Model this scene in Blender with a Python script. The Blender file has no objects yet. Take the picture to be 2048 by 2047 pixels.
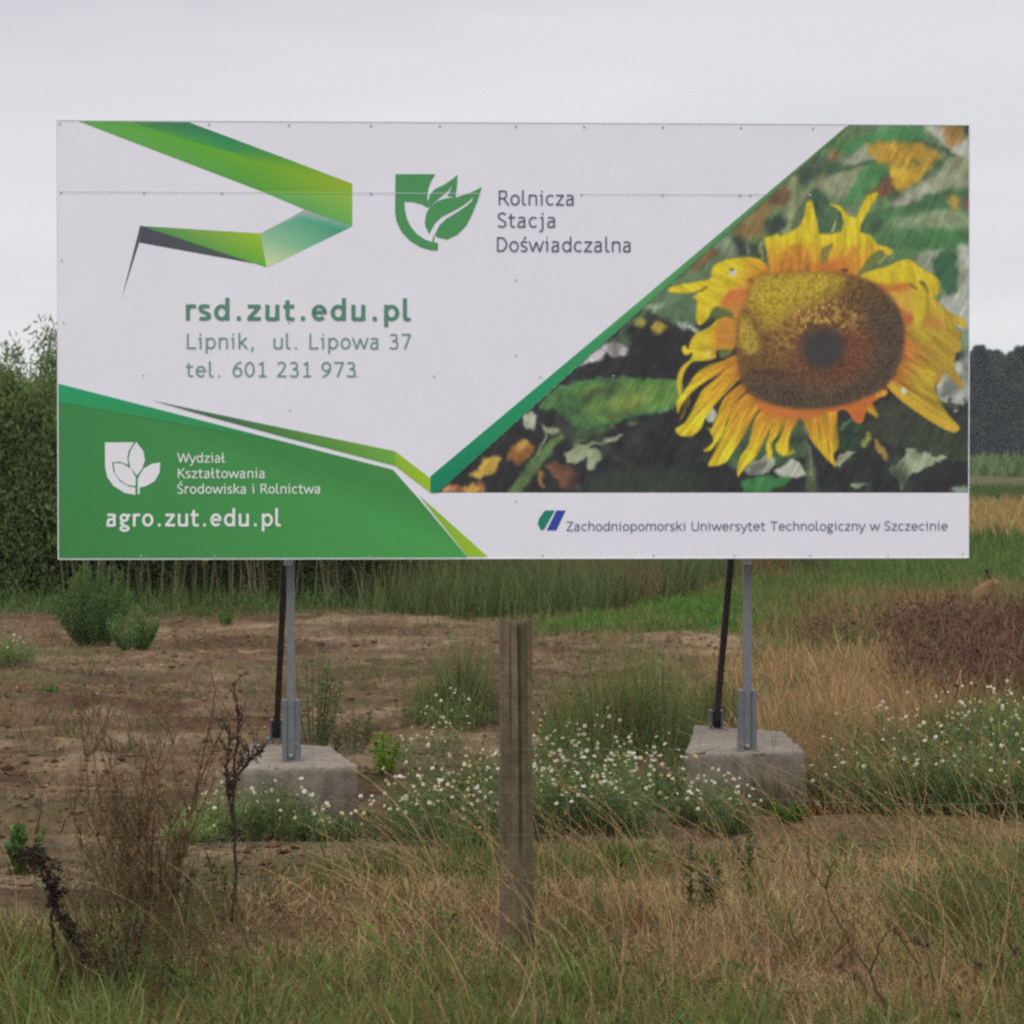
import bpy, math, random
import numpy as np
from mathutils import Vector, Matrix
from mathutils.geometry import tessellate_polygon

# ------------------------------------------------------------------ camera, sky, sun, exposure
SC = bpy.context.scene
COL = SC.collection
F_PX = 5475.0                 # focal length in pixels of the 2048 px wide photograph
CAM_Z = 2.0
PITCH = math.atan(113.5 / F_PX)

cam_d = bpy.data.cameras.new("camera")
cam_d.sensor_fit = 'HORIZONTAL'
cam_d.sensor_width = 36.0
cam_d.lens = F_PX / 2048 * 36.0
cam_d.clip_start = 0.1
cam_d.clip_end = 6000
cam_d.dof.use_dof = True
cam_d.dof.focus_distance = 15.0
cam_d.dof.aperture_fstop = 6.0
cam = bpy.data.objects.new("camera", cam_d)
cam.location = (0, 0, CAM_Z)
cam.rotation_euler = (math.pi / 2 - PITCH, 0, 0)
COL.objects.link(cam)
SC.camera = cam

SUN_ELEV = math.radians(54)
SUN_AZ = math.radians(200)    # compass-like angle from +Y, clockwise: behind the camera, a little to the left
world = bpy.data.worlds.new("World")
SC.world = world
world.use_nodes = True
wn, wl = world.node_tree.nodes, world.node_tree.links
wn.clear()
w_out = wn.new("ShaderNodeOutputWorld")
w_sky = wn.new("ShaderNodeTexSky")
w_sky.sky_type = 'NISHITA'
w_sky.sun_disc = False
w_sky.sun_elevation = SUN_ELEV
w_sky.sun_rotation = SUN_AZ
w_bg = wn.new("ShaderNodeBackground")
w_bg.inputs[1].default_value = 0.1
wl.new(w_sky.outputs[0], w_bg.inputs[0])
w_tc = wn.new("ShaderNodeTexCoord")
w_map = wn.new("ShaderNodeMapping")
w_map.inputs['Scale'].default_value = (1.6, 1.6, 11.0)
w_map.inputs['Location'].default_value = (0.3, 0.1, 0.6)
w_map.inputs['Rotation'].default_value = (0.0, math.radians(-7), 0.0)
wl.new(w_tc.outputs['Generated'], w_map.inputs[0])
w_n = wn.new("ShaderNodeTexNoise")
w_n.inputs['Scale'].default_value = 1.9
w_n.inputs['Detail'].default_value = 5.0
w_n.inputs['Roughness'].default_value = 0.5
w_n.inputs['Distortion'].default_value = 0.35
wl.new(w_map.outputs[0], w_n.inputs['Vector'])
w_r = wn.new("ShaderNodeValToRGB")
w_r.color_ramp.elements[0].position = 0.34
w_r.color_ramp.elements[0].color = (0.690, 0.685, 0.720, 1)
w_r.color_ramp.elements[1].position = 0.66
w_r.color_ramp.elements[1].color = (0.815, 0.800, 0.820, 1)
wl.new(w_n.outputs['Fac'], w_r.inputs[0])
w_sep = wn.new("ShaderNodeSeparateXYZ")
wl.new(w_tc.outputs['Generated'], w_sep.inputs[0])
w_mr = wn.new("ShaderNodeValToRGB")       # an overcast sky: pale at the horizon, brightest overhead
for p_, v_ in ((0.0, .46), (0.06, .455), (0.20, .405), (0.45, .60), (1.0, 1.0)):
    e_ = w_mr.color_ramp.elements[0] if p_ == 0.0 else (w_mr.color_ramp.elements[-1] if p_ == 1.0 else w_mr.color_ramp.elements.new(p_))
    e_.position = p_
    e_.color = (v_, v_, v_, 1)
w_mu = wn.new("ShaderNodeMath")
w_mu.operation = 'MULTIPLY'
w_mu.inputs[1].default_value = 2.35
wl.new(w_sep.outputs['Z'], w_mr.inputs[0])
wl.new(w_mr.outputs[0], w_mu.inputs[0])
w_bg2 = wn.new("ShaderNodeBackground")
wl.new(w_r.outputs[0], w_bg2.inputs[0])
wl.new(w_mu.outputs[0], w_bg2.inputs[1])
w_mix = wn.new("ShaderNodeMixShader")
w_mix.inputs[0].default_value = 0.93
wl.new(w_bg.outputs[0], w_mix.inputs[1])
wl.new(w_bg2.outputs[0], w_mix.inputs[2])
wl.new(w_mix.outputs[0], w_out.inputs[0])

sun_d = bpy.data.lights.new("sun", 'SUN')
sun_d.energy = 0.8
sun_d.angle = math.radians(25)
sun_d.color = (1.0, 0.97, 0.93)
sun = bpy.data.objects.new("sun", sun_d)
sdir = Vector((math.sin(SUN_AZ) * math.cos(SUN_ELEV), math.cos(SUN_AZ) * math.cos(SUN_ELEV), math.sin(SUN_ELEV)))
sun.rotation_euler = sdir.to_track_quat('Z', 'Y').to_euler()
sun.location = (0, -10, 30)
COL.objects.link(sun)

SC.view_settings.view_transform = 'Standard'
SC.view_settings.look = 'None'
SC.view_settings.exposure = 0.0
SC.view_settings.gamma = 1.0
SC.view_settings.use_curve_mapping = False
SC.cycles.use_denoising = False
SC.cycles.filter_width = 2.4
SC.cycles.max_bounces = 6
SC.cycles.transparent_max_bounces = 8
SC.cycles.volume_bounces = 0

rng = np.random.default_rng(7)
random.seed(7)

# ------------------------------------------------------------------ helpers
CP, SP = math.cos(PITCH), math.sin(PITCH)


def ray(px, py):
    a = (px - 1024.0) / F_PX
    b = (1023.5 - py) / F_PX
    return a, CP + b * SP, -SP + b * CP


def ground(px, py, z=0.0):
    """Point of the level ground seen at a place of the photograph (used to survey where things stand)."""
    a, dy, dz = ray(px, py)
    t = (z - CAM_Z) / dz
    return Vector((a * t, dy * t, z))


def at_y(px, py, Y):
    a, dy, dz = ray(px, py)
    t = Y / dy
    return Vector((a * t, Y, CAM_Z + dz * t))


def project(X, Y, Z):
    z = Z - CAM_Z
    d = Y * CP - z * SP
    u = Y * SP + z * CP
    return 1024.0 + F_PX * X / d, 1023.5 - F_PX * u / d


def lin1(c):
    c = c / 255.0
    return c / 12.92 if c <= 0.04045 else ((c + 0.055) / 1.055) ** 2.4


def alb(r, g, b, k=1.0):
    return np.array([lin1(r) / k, lin1(g) / k, lin1(b) / k])


def hash2(ix, iy, seed):
    h = (ix.astype(np.int64) * 374761393 + iy.astype(np.int64) * 668265263 + seed * 1442695041) & 0x7fffffff
    h = (h ^ (h >> 13)) * 1274126177 & 0x7fffffff
    h = h ^ (h >> 16)
    return (h & 0xffff) / 65535.0


def vnoise(x, y, seed=0):
    x = np.asarray(x, float)
    y = np.asarray(y, float)
    ix, iy = np.floor(x), np.floor(y)
    fx, fy = x - ix, y - iy
    fx = fx * fx * (3 - 2 * fx)
    fy = fy * fy * (3 - 2 * fy)
    a, b = hash2(ix, iy, seed), hash2(ix + 1, iy, seed)
    c, d = hash2(ix, iy + 1, seed), hash2(ix + 1, iy + 1, seed)
    return (a * (1 - fx) + b * fx) * (1 - fy) + (c * (1 - fx) + d * fx) * fy


def fbm(x, y, seed=0, octaves=4):
    s, a, t = 0.0, 1.0, 0.0
    for k in range(octaves):
        s = s + a * vnoise(np.asarray(x) * 2 ** k, np.asarray(y) * 2 ** k, seed + k * 17)
        t += a
        a *= 0.55
    return s / t


def sstep(a, b, x):
    t = np.clip((x - a) / (b - a), 0, 1)
    return t * t * (3 - 2 * t)


def tag(o, label=None, cat=None, group=None, kind=None):
    if label:
        o["label"] = label
    if cat:
        o["category"] = cat
    if group:
        o["group"] = group
    if kind:
        o["kind"] = kind
    return o


def empty(name, loc, rz=0.0, **kw):
    o = bpy.data.objects.new(name, None)
    o.location = loc
    o.rotation_euler = (0, 0, rz)
    o.empty_display_size = 0.1
    COL.objects.link(o)
    return tag(o, **kw)


class Buf:
    """Collects vertices, faces and vertex colours of one mesh."""

    def __init__(self):
        self.v, self.c, self.q, self.t = [], [], [], []
        self.n = 0

    def add(self, v, quads=None, tris=None, col=None):
        v = np.asarray(v, float).reshape(-1, 3)
        if col is None:
            col = np.full((len(v), 3), 0.5)
        col = np.asarray(col, float)
        if col.ndim == 1:
            col = np.tile(col, (len(v), 1))
        self.v.append(v)
        self.c.append(col)
        if quads is not None and len(quads):
            self.q.append(np.asarray(quads, np.int64).reshape(-1, 4) + self.n)
        if tris is not None and len(tris):
            self.t.append(np.asarray(tris, np.int64).reshape(-1, 3) + self.n)
        self.n += len(v)

    # thin curved blades, all at once
    def blades(self, base, tip, bend, w, col, face=None, tipcol=None):
        n = len(base)
        if n == 0:
            return
        axis = tip - base
        if face is None:
            a = rng.uniform(0, math.pi, n)
            side = np.stack([np.cos(a), np.sin(a), np.zeros(n)], 1)
        else:
            side = face
        w = np.broadcast_to(np.asarray(w, float), (n,))[:, None]
        m1 = base + axis * 0.38 + bend * 0.75
        m2 = base + axis * 0.74 + bend * 0.8
        V = np.stack([base - side * w * .5, base + side * w * .5, m1 - side * w * .45, m1 + side * w * .45,
                      m2 - side * w * .3, m2 + side * w * .3, tip], 1).reshape(-1, 3)
        i = np.arange(n)[:, None] * 7
        q = np.concatenate([i + np.array([[0, 1, 3, 2]]), i + np.array([[2, 3, 5, 4]])])
        t = i + np.array([[4, 5, 6]])
        col = np.broadcast_to(col, (n, 3))
        tc = col if tipcol is None else np.broadcast_to(tipcol, (n, 3))
        C = np.stack([col * .9, col * .9, col, col, (col + tc) / 2, (col + tc) / 2, tc], 1).reshape(-1, 3)
        self.add(V, q, t, C)

    # leaf-shaped quads folded along the midrib
    def leaves(self, pos, d, nrm, L, W, col):
        n = len(pos)
        if n == 0:
            return
        d = d / (np.linalg.norm(d, axis=1, keepdims=True) + 1e-9)
        s = np.cross(d, nrm)
        s /= np.linalg.norm(s, axis=1, keepdims=True) + 1e-9
        up = np.cross(s, d)
        L = np.broadcast_to(np.asarray(L, float), (n,))[:, None]
        W = np.broadcast_to(np.asarray(W, float), (n,))[:, None]
        a = pos
        b = pos + d * L * .45 + s * W * .5 + up * W * .15
        c = pos + d * L - up * L * .12
        e = pos + d * L * .45 - s * W * .5 + up * W * .15
        V = np.stack([a, b, c, e], 1).reshape(-1, 3)
        i = np.arange(n)[:, None] * 4
        t = np.concatenate([i + np.array([[0, 1, 2]]), i + np.array([[0, 2, 3]])])
        C = np.repeat(np.broadcast_to(col, (n, 3)), 4, axis=0)
        self.add(V, None, t, C)

    def tube(self, pts, rad, col, sides=5, cap=True):
        pts = np.asarray(pts, float)
        n = len(pts)
        rad = np.broadcast_to(np.asarray(rad, float), (n,))
        d = np.gradient(pts, axis=0)
        d /= np.linalg.norm(d, axis=1, keepdims=True) + 1e-9
        ref = np.array([0.31, 0.95, 0.05]) if abs(d[:, 2]).mean() > .6 else np.array([0.02, 0.1, 1.0])
        u = np.cross(d, ref)
        u /= np.linalg.norm(u, axis=1, keepdims=True) + 1e-9
        w = np.cross(d, u)
        a = np.arange(sides) / sides * 2 * math.pi
        V = pts[:, None, :] + rad[:, None, None] * (np.cos(a)[None, :, None] * u[:, None, :] + np.sin(a)[None, :, None] * w[:, None, :])
        q = []
        for i in range(n - 1):
            for k in range(sides):
                k2 = (k + 1) % sides
                q.append((i * sides + k, i * sides + k2, (i + 1) * sides + k2, (i + 1) * sides + k))
        V = V.reshape(-1, 3)
        tr = []
        if cap:
            V = np.concatenate([V, pts[:1], pts[-1:]])
            for k in range(sides):
                k2 = (k + 1) % sides
                tr.append((k2, k, n * sides))
                tr.append(((n - 1) * sides + k, (n - 1) * sides + k2, n * sides + 1))
        self.add(V, q, tr, col)

    def box(self, x0, x1, y0, y1, z0, z1, col=(.5, .5, .5)):
        V = [(x0, y0, z0), (x1, y0, z0), (x1, y1, z0), (x0, y1, z0), (x0, y0, z1), (x1, y0, z1), (x1, y1, z1), (x0, y1, z1)]
        Q = [(0, 3, 2, 1), (4, 5, 6, 7), (0, 1, 5, 4), (1, 2, 6, 5), (2, 3, 7, 6), (3, 0, 4, 7)]
        self.add(V, Q, None, col)

    def bar(self, p, q, w, d, col=(.5, .5, .5)):
        """Square bar from p to q, w wide across x and d deep."""
        p, q = Vector(p), Vector(q)
        ax = (q - p).normalized()
        sx = Vector((1, 0, 0))
        sx = (sx - ax * sx.dot(ax)).normalized()
        sy = ax.cross(sx)
        V = []
        for c in (p, q):
            for i, j in ((-1, -1), (1, -1), (1, 1), (-1, 1)):
                V.append(tuple(c + sx * i * w / 2 + sy * j * d / 2))
        Q = [(0, 3, 2, 1), (4, 5, 6, 7), (0, 1, 5, 4), (1, 2, 6, 5), (2, 3, 7, 6), (3, 0, 4, 7)]
        self.add(V, Q, None, col)

    def mesh(self, name, smooth=False):
        me = bpy.data.meshes.new(name)
        v = np.concatenate(self.v)
        c = np.concatenate(self.c)
        q = np.concatenate(self.q) if self.q else np.zeros((0, 4), np.int64)
        t = np.concatenate(self.t) if self.t else np.zeros((0, 3), np.int64)
        me.vertices.add(len(v))
        me.vertices.foreach_set("co", v.astype(np.float32).ravel())
        loops = np.concatenate([q.ravel(), t.ravel()]).astype(np.int32)
        me.loops.add(len(loops))
        me.loops.foreach_set("vertex_index", loops)
        starts = np.concatenate([np.arange(len(q)) * 4, len(q) * 4 + np.arange(len(t)) * 3]).astype(np.int32)
        me.polygons.add(len(starts))
        me.polygons.foreach_set("loop_start", starts)
        me.update(calc_edges=True)
        me.polygons.foreach_set("use_smooth", np.full(len(starts), bool(smooth)))
        at = me.color_attributes.new("Col", 'FLOAT_COLOR', 'POINT')
        c4 = np.concatenate([c, np.ones((len(c), 1))], 1).astype(np.float32)
        at.data.foreach_set("color", c4.ravel())
        return me

    def build(self, name, mat, parent=None, smooth=False, loc=None):
        o = bpy.data.objects.new(name, self.mesh(name, smooth))
        o.data.materials.append(mat)
        COL.objects.link(o)
        if parent:
            o.parent = parent
        if loc is not None:
            o.location = loc
        return o


def new_mat(name):
    m = bpy.data.materials.new(name)
    m.use_nodes = True
    nt = m.node_tree
    b = nt.nodes["Principled BSDF"]
    return m, nt, b


def mat_col(name, rough=0.7, spec=0.25, trans=0.0, grain=0.0, gscale=30.0, bump=0.0, bscale=60.0):
    """Vertex-coloured material with procedural grain."""
    m, nt, b = new_mat(name)
    a = nt.nodes.new("ShaderNodeAttribute")
    a.attribute_name = "Col"
    src = a.outputs['Color']
    if grain > 0:
        tc = nt.nodes.new("ShaderNodeTexCoord")
        n = nt.nodes.new("ShaderNodeTexNoise")
        n.inputs['Scale'].default_value = gscale
        n.inputs['Detail'].default_value = 6
        n.inputs['Roughness'].default_value = 0.65
        nt.links.new(tc.outputs['Object'], n.inputs['Vector'])
        mr = nt.nodes.new("ShaderNodeMapRange")
        mr.inputs[1].default_value = 0.3
        mr.inputs[2].default_value = 0.7
        mr.inputs[3].default_value = 1 - grain
        mr.inputs[4].default_value = 1 + grain
        nt.links.new(n.outputs['Fac'], mr.inputs[0])
        vm = nt.nodes.new("ShaderNodeVectorMath")
        vm.operation = 'SCALE'
        nt.links.new(src, vm.inputs[0])
        nt.links.new(mr.outputs[0], vm.inputs['Scale'])
        src = vm.outputs[0]
    if bump > 0:
        tc2 = nt.nodes.new("ShaderNodeTexCoord")
        n2 = nt.nodes.new("ShaderNodeTexNoise")
        n2.inputs['Scale'].default_value = bscale
        n2.inputs['Detail'].default_value = 8
        n2.inputs['Roughness'].default_value = 0.7
        nt.links.new(tc2.outputs['Object'], n2.inputs['Vector'])
        bp = nt.nodes.new("ShaderNodeBump")
        bp.inputs['Strength'].default_value = 1.0
        bp.inputs['Distance'].default_value = bump
        nt.links.new(n2.outputs['Fac'], bp.inputs['Height'])
        nt.links.new(bp.outputs[0], b.inputs['Normal'])
    nt.links.new(src, b.inputs['Base Color'])
    b.inputs['Roughness'].default_value = rough
    b.inputs['Specular IOR Level'].default_value = spec
    if trans > 0:
        tr = nt.nodes.new("ShaderNodeBsdfTranslucent")
        nt.links.new(src, tr.inputs['Color'])
        mx = nt.nodes.new("ShaderNodeMixShader")
        mx.inputs[0].default_value = trans
        nt.links.new(b.outputs[0], mx.inputs[1])
        nt.links.new(tr.outputs[0], mx.inputs[2])
        nt.links.new(mx.outputs[0], nt.nodes["Material Output"].inputs[0])
    return m


M_GRASS = mat_col("grass_blades", 0.6, 0.2, 0.3)
M_LEAF = mat_col("leaf", 0.7, 0.12, 0.35)
M_FLOWER = mat_col("flower_petals", 0.7, 0.1, 0.2)
M_STEM = mat_col("plant_stem", 0.8, 0.15, 0.0, 0.25, 40)
M_GROUND = mat_col("ground_soil", 0.95, 0.08, 0.0, 0.42, 16.0, 0.06, 14.0)
M_PRINT = mat_col("printed_sheet", 0.5, 0.3, 0.0, 0.025, 3.0)
M_STEEL = mat_col("galvanised_steel", 0.5, 0.4, 0.0, 0.12, 25.0)
M_BRACE = mat_col("dark_steel", 0.6, 0.4, 0.0, 0.2, 25.0)
M_WIRE = mat_col("wire", 0.5, 0.4, 0.0, 0.1, 20.0)
M_CONCRETE = mat_col("concrete", 0.9, 0.15, 0.0, 0.22, 9.0, 0.012, 26.0)
M_WOOD = mat_col("weathered_wood", 0.85, 0.15, 0.0, 0.35, 18.0, 0.006, 60.0)
M_FUR = mat_col("hare_fur", 0.9, 0.1, 0.0, 0.25, 60.0)

# ------------------------------------------------------------------ ground
def warp(px, py, X, Y):
    a = fbm(X * 0.55, Y * 0.35, 91) - .5
    b = fbm(X * 0.55 + 40, Y * 0.35, 93) - .5
    return px + a * 220, py + b * np.clip((py - 900) * .22, 6, 130)


def fore_line(px):
    """Photograph row where the rough grass of the verge begins, by column."""
    return np.interp(px, [-600, 0, 300, 620, 900, 1400, 1700, 2048, 2700], [1850, 1845, 1815, 1745, 1700, 1700, 1665, 1640, 1640])


def zones(X, Y):
    """Weights of soil, straw, green, bright green, purple-brown dock litter."""
    Yc = np.maximum(Y, 5.0)
    px, py = project(X, Yc, np.zeros_like(X))
    wx, wy = warp(px, py, X, Yc)
    n1 = fbm(X * .8, Yc * .6, 11)
    n2 = fbm(X * 1.7, Yc * 1.1, 12)
    fore = sstep(-40, 60, wy - fore_line(px))
    rightside = sstep(1380, 1600, wx) * sstep(1318, 1350, wy) * (1 - fore)
    bright = sstep(1000, 1080, wx) * sstep(-6, 6, wy - np.interp(px, [1000, 1180, 1330, 1480, 1600], [1240, 1234, 1210, 1172, 1160])) * (1 - sstep(1252, 1272, wy)) * (1 - sstep(1470, 1600, wx))
    far = 1 - sstep(1205, 1228, wy)                       # beyond the ploughed strip
    farr = far * sstep(1380, 1520, wx)
    dock = np.maximum(sstep(1770, 1890, wx) * sstep(1258, 1280, wy + .6 * (py - wy)) * (1 - sstep(1430, 1470, wy)), sstep(.58, .66, n2) * .5 * sstep(1560, 1640, wx) * sstep(1262, 1280, py) * (1 - sstep(1310, 1350, wy)))
    green = np.clip(fore * sstep(.43, .58, n1 + .2 * sstep(1920, 2060, wy)) + far * .9 + rightside * sstep(.5, .62, n2) * .7, 0, 1)
    midgreen = sstep(1480, 1560, wx) * sstep(1150, 1200, wy) * (1 - sstep(1270, 1330, wy))
    green = np.maximum(green, midgreen * .6)
    straw = np.clip(fore * (1 - green) + rightside * (1 - green) * .9 + midgreen * .4, 0, 1)
    band = far * (sstep(1000, 1010, wy) * (1 - sstep(1060, 1090, wy)) + sstep(925, 929, wy) * (1 - sstep(942, 950, wy)) + .5 * sstep(1165, 1180, wy))
    band = np.clip(band * sstep(1450, 1600, wx), 0, 1)
    return dict(px=px, py=py, fore=fore, right=rightside, bright=bright, far=far, farr=farr, dock=dock, green=green, straw=straw, band=band, n1=n1, n2=n2)


def height(X, Y):
    Yc = np.maximum(Y, 3.0)
    z = (fbm(X * .45, Yc * .45, 31, 3) - .5) * .10
    near = 1 - sstep(24, 60, Yc)
    rut = (fbm(X * .35, Yc * 1.5, 33, 4) - .5) * .22 + .05 * sstep(.3, .5, fbm(X * .3, Yc * .3, 37)) * np.sin(Yc * 4.2 + X * .9 + 3 * fbm(X * .5, Yc * .2, 39))
    clod = (fbm(X * 3.2, Yc * 2.6, 35, 4) - .5) * .12
    soil = sstep(13.0, 15.0, Yc) * (1 - sstep(34, 39, Yc))
    z = z + near * (.35 + .65 * soil) * (rut + clod)
    flat = np.exp(-((X + 1.25) ** 2 / .5 + (Yc - 15.6) ** 2 / 1.2)) + np.exp(-((X - 1.3) ** 2 / .5 + (Yc - 15.8) ** 2 / 1.2))
    return z * (1 - np.clip(flat, 0, .85)) * (1 - sstep(150, 300, Yc))


def soil_colour(X, Y, Z):
    z = zones(X, Y)
    n3 = fbm(X * .9, Y * 2.2, 51, 5)
    n4 = fbm(X * 4.0, Y * 4.0, 53, 3)
    base = alb(120, 99, 77)[None] * np.ones((len(X), 1))
    dark = alb(92, 71, 53)
    pale = alb(152, 131, 103)
    w = sstep(.52, .68, n3)[:, None]
    base = base * (1 - w) + dark * w
    w = (sstep(.52, .66, 1 - n3) * .7)[:, None]
    base = base * (1 - w) + pale * w
    w = (sstep(.5, .72, n4) * .5)[:, None]
    base = base * (1 - w) + dark * w
    n5 = fbm(X * 9.0, Y * 7.0, 54, 3)
    base = base * (.72 + .56 * n5)[:, None]
    w = (sstep(.55, .7, fbm(X * 1.1 + 9, Y * 1.3, 58, 4)) * .45)[:, None]
    base = base * (1 - w) + alb(110, 80, 60) * w
    w = (sstep(.52, .68, fbm(X * .7, Y * .9, 57)) * .5 * (1 - z['fore']))[:, None]
    base = base * (1 - w) + alb(92, 90, 54) * w

    def lay(w, c, amt):
        nonlocal base
        w = (np.clip(w, 0, 1) * amt)[:, None]
        base = base * (1 - w) + c * w
    lay(z['straw'], alb(112, 92, 64), .75)
    lay(z['green'], alb(72, 80, 40), .8)
    lay(z['bright'], alb(72, 98, 38), .9)
    lay(z['band'], alb(140, 122, 78), .95)
    lay(z['dock'], alb(76, 58, 48), .85)
    return base


def axis_pts(a, b, step, far, ratio):
    out = list(np.arange(a, b + 1e-6, step))
    s = step
    x = out[-1]
    while x < far:
        s *= ratio
        x += s
        out.append(x)
    return out


xs = axis_pts(0, 4.2, .04, 2500, 1.12)
xs = np.array([-x for x in xs[:0:-1]] + xs)
ys = axis_pts(8.0, 40.0, .055, 4000, 1.05)
ys = np.array([-60, -30, -12, -4, 0, 3, 5, 6, 7, 7.5] + ys)
GX, GY = np.meshgrid(xs, ys)
gx, gy = GX.ravel(), GY.ravel()
gz = height(gx, gy)
gb = Buf()
nx, ny = len(xs), len(ys)
ii = (np.arange(ny - 1)[:, None] * nx + np.arange(nx - 1)[None, :]).ravel()
gb.add(np.stack([gx, gy, gz], 1), np.stack([ii, ii + 1, ii + nx + 1, ii + nx], 1), None, soil_colour(gx, gy, gz))
g_obj = gb.build("ground", M_GROUND, smooth=True)
tag(g_obj, "brown tilled soil and rough grassland running back to the far trees", kind="structure")


def gpt(px, py):
    """Surveyed ground point, set on the relief."""
    p = ground(px, py)
    p.z = float(height(np.array([p.x]), np.array([p.y]))[0])
    return p


# ------------------------------------------------------------------ billboard
BL = at_y(119, 1116, 14.89)
BR = at_y(1937, 1115, 15.10)
TL = at_y(113, 241, 14.89)
TR = at_y(1938, 252, 15.10)
Z0, Z1 = (BL.z + BR.z) / 2, (TL.z + TR.z) / 2
XL, XR = (BL.x + TL.x) / 2, (BR.x + TR.x) / 2
B_W = math.hypot(XR - XL, .21)
B_H = Z1 - Z0
B_ANG = math.atan2(.21, XR - XL)
b_root = empty("billboard", (XL, 14.89, 0), B_ANG,
               label="large white and green roadside billboard with a sunflower picture on two steel posts", cat="billboard")
b_root["label"] = "large white and green billboard with a sunflower picture on two steel posts"
bu = Vector((math.cos(B_ANG), math.sin(B_ANG), 0))
bn = Vector((-math.sin(B_ANG), math.cos(B_ANG), 0))


def bpt(px, py):
    """Place on the board's face (metres along it, height) for a place in the photograph."""
    a, dy, dz = ray(px, py)
    d = Vector((a, dy, dz))
    o = Vector((XL, 14.89, 0))
    t = (o - Vector((0, 0, CAM_Z))).dot(bn) / d.dot(bn)
    p = Vector((0, 0, CAM_Z)) + d * t
    return (p - o).dot(bu), p.z


K_PRINT = 0.745
WHITE = alb(213, 213, 220, K_PRINT)


def pcol(c):
    return np.minimum(alb(*c, K_PRINT), .92)


pb = Buf()
pb.box(0, B_W, 0, .035, Z0, Z1, WHITE)
panel = pb.build("panel", M_PRINT, b_root)
eb = Buf()                                               # folded sheet-metal edge, a little proud of the print
EDGE = alb(196, 196, 202, .66)
eb.box(-.005, 0, -.0025, .038, Z0 - .005, Z1 + .005, EDGE)
eb.box(B_W, B_W + .005, -.0025, .038, Z0 - .005, Z1 + .005, EDGE)
eb.box(0, B_W, -.0025, .038, Z0 - .005, Z0, EDGE)
eb.box(0, B_W, -.0025, .038, Z1, Z1 + .005, EDGE)
eb.build("edge_strip", M_STEEL, panel)
rb = Buf()                                               # frame rails behind the sheet
for zz in (Z0 + .15, Z0 + .8, Z0 + 1.55, Z1 - .15):
    rb.box(.05, B_W - .05, .037, .087, zz - .03, zz + .03, alb(120, 120, 122))
rb.build("rear_rail", M_STEEL, b_root)


def flat(polys, name, layer, parent=panel, label=None):
    """polys: [(points in photograph pixels, colour or list of colours)] -> one printed piece on the board's face."""
    b = Buf()
    for pts, colr in polys:
        P = [bpt(*p) for p in pts]
        P = [(min(max(u, .001), B_W - .001), min(max(v, Z0 + .001), Z1 - .001)) for u, v in P]
        V = [Vector((u, 0, v)) for u, v in P]
        tri = tessellate_polygon([V])
        if isinstance(colr[0], (int, float)):
            C = np.tile(pcol(colr), (len(V), 1))
        else:
            C = np.array([pcol(c) for c in colr])
        b.add([(u, -.0012 * layer, v) for u, v in P], None, tri, C)
    o = b.build(name, M_PRINT, parent)
    if label:
        o["label"] = label
    return o


def cmap(x0, y0, s, pts):
    return [(x0 + x / s, y0 + y / s) for x, y in pts]


def smooth_poly(pts, k=4):
    p = np.array(pts, float)
    n = len(p)
    out = []
    for i in range(n):
        p0, p1, p2, p3 = p[i - 1], p[i], p[(i + 1) % n], p[(i + 2) % n]
        for j in range(k):
            t = j / k
            out.append(.5 * ((2 * p1) + (-p0 + p2) * t + (2 * p0 - 5 * p1 + 4 * p2 - p3) * t * t + (-p0 + 3 * p1 - 3 * p2 + p3) * t ** 3))
    return np.array(out)


c1 = lambda pts: cmap(90, 220, 3.019, pts)
flat([(c1([(200, 63), (520, 72), (830, 175), (1250, 400), (1330, 500)]), [(95, 160, 80), (85, 150, 65), (90, 160, 50), (88, 155, 55), (80, 150, 60)]),
      (c1([(520, 72), (870, 75), (1130, 172), (1090, 245), (830, 175)]), [(75, 130, 75), (45, 118, 85), (42, 125, 85), (62, 140, 72), (72, 148, 70)]),
      (c1([(1130, 172), (1480, 303), (1855, 445), (1330, 330), (1090, 245)]), [(42, 125, 85), (90, 150, 55), (140, 165, 40), (110, 160, 40), (62, 140, 72)]),
      (c1([(830, 175), (1090, 245), (1330, 330), (1250, 400)]), [(90, 160, 50), (75, 150, 62), (110, 162, 40), (88, 155, 55)]),
      (c1([(1330, 330), (1855, 445), (1855, 500), (1330, 500), (1250, 400)]), [(105, 162, 42), (142, 168, 40), (135, 168, 45), (80, 152, 58), (90, 155, 55)]),
      (c1([(1330, 500), (1855, 500), (1855, 702), (1565, 600)]), [(92, 165, 90), (140, 178, 62), (100, 168, 80), (88, 158, 85)]),
      (c1([(1565, 602), (1855, 702), (1800, 730), (1540, 655), (1500, 640)]), [(165, 168, 170), (110, 160, 140), (70, 150, 118), (85, 160, 130), (150, 165, 160)]),
      (c1([(1500, 640), (1540, 655), (1420, 790), (1300, 745)]), [(150, 165, 160), (85, 160, 130), (130, 180, 140), (135, 180, 145)]),
      (c1([(1540, 655), (1800, 730), (1560, 845), (1420, 790)]), [(85, 160, 130), (65, 148, 115), (115, 180, 140), (130, 180, 140)]),
      (c1([(1300, 745), (1420, 790), (1560, 845), (1340, 950)]), [(135, 180, 145), (140, 185, 140), (130, 180, 135), (195, 210, 165)]),
      (c1([(575, 700), (1300, 745), (1338, 950)]), [(75, 135, 85), (152, 182, 45), (95, 165, 55)]),
      (c1([(575, 697), (1270, 928), (570, 800)]), [(78, 74, 88), (70, 90, 75), (74, 70, 86)]),
      (c1([(575, 697), (568, 802), (462, 1140)]), [(80, 76, 90), (78, 74, 88), (110, 106, 118)])],
     "printed_ribbon", 1, label="folded ribbon printed in greens with a dark grey tail")

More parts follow.
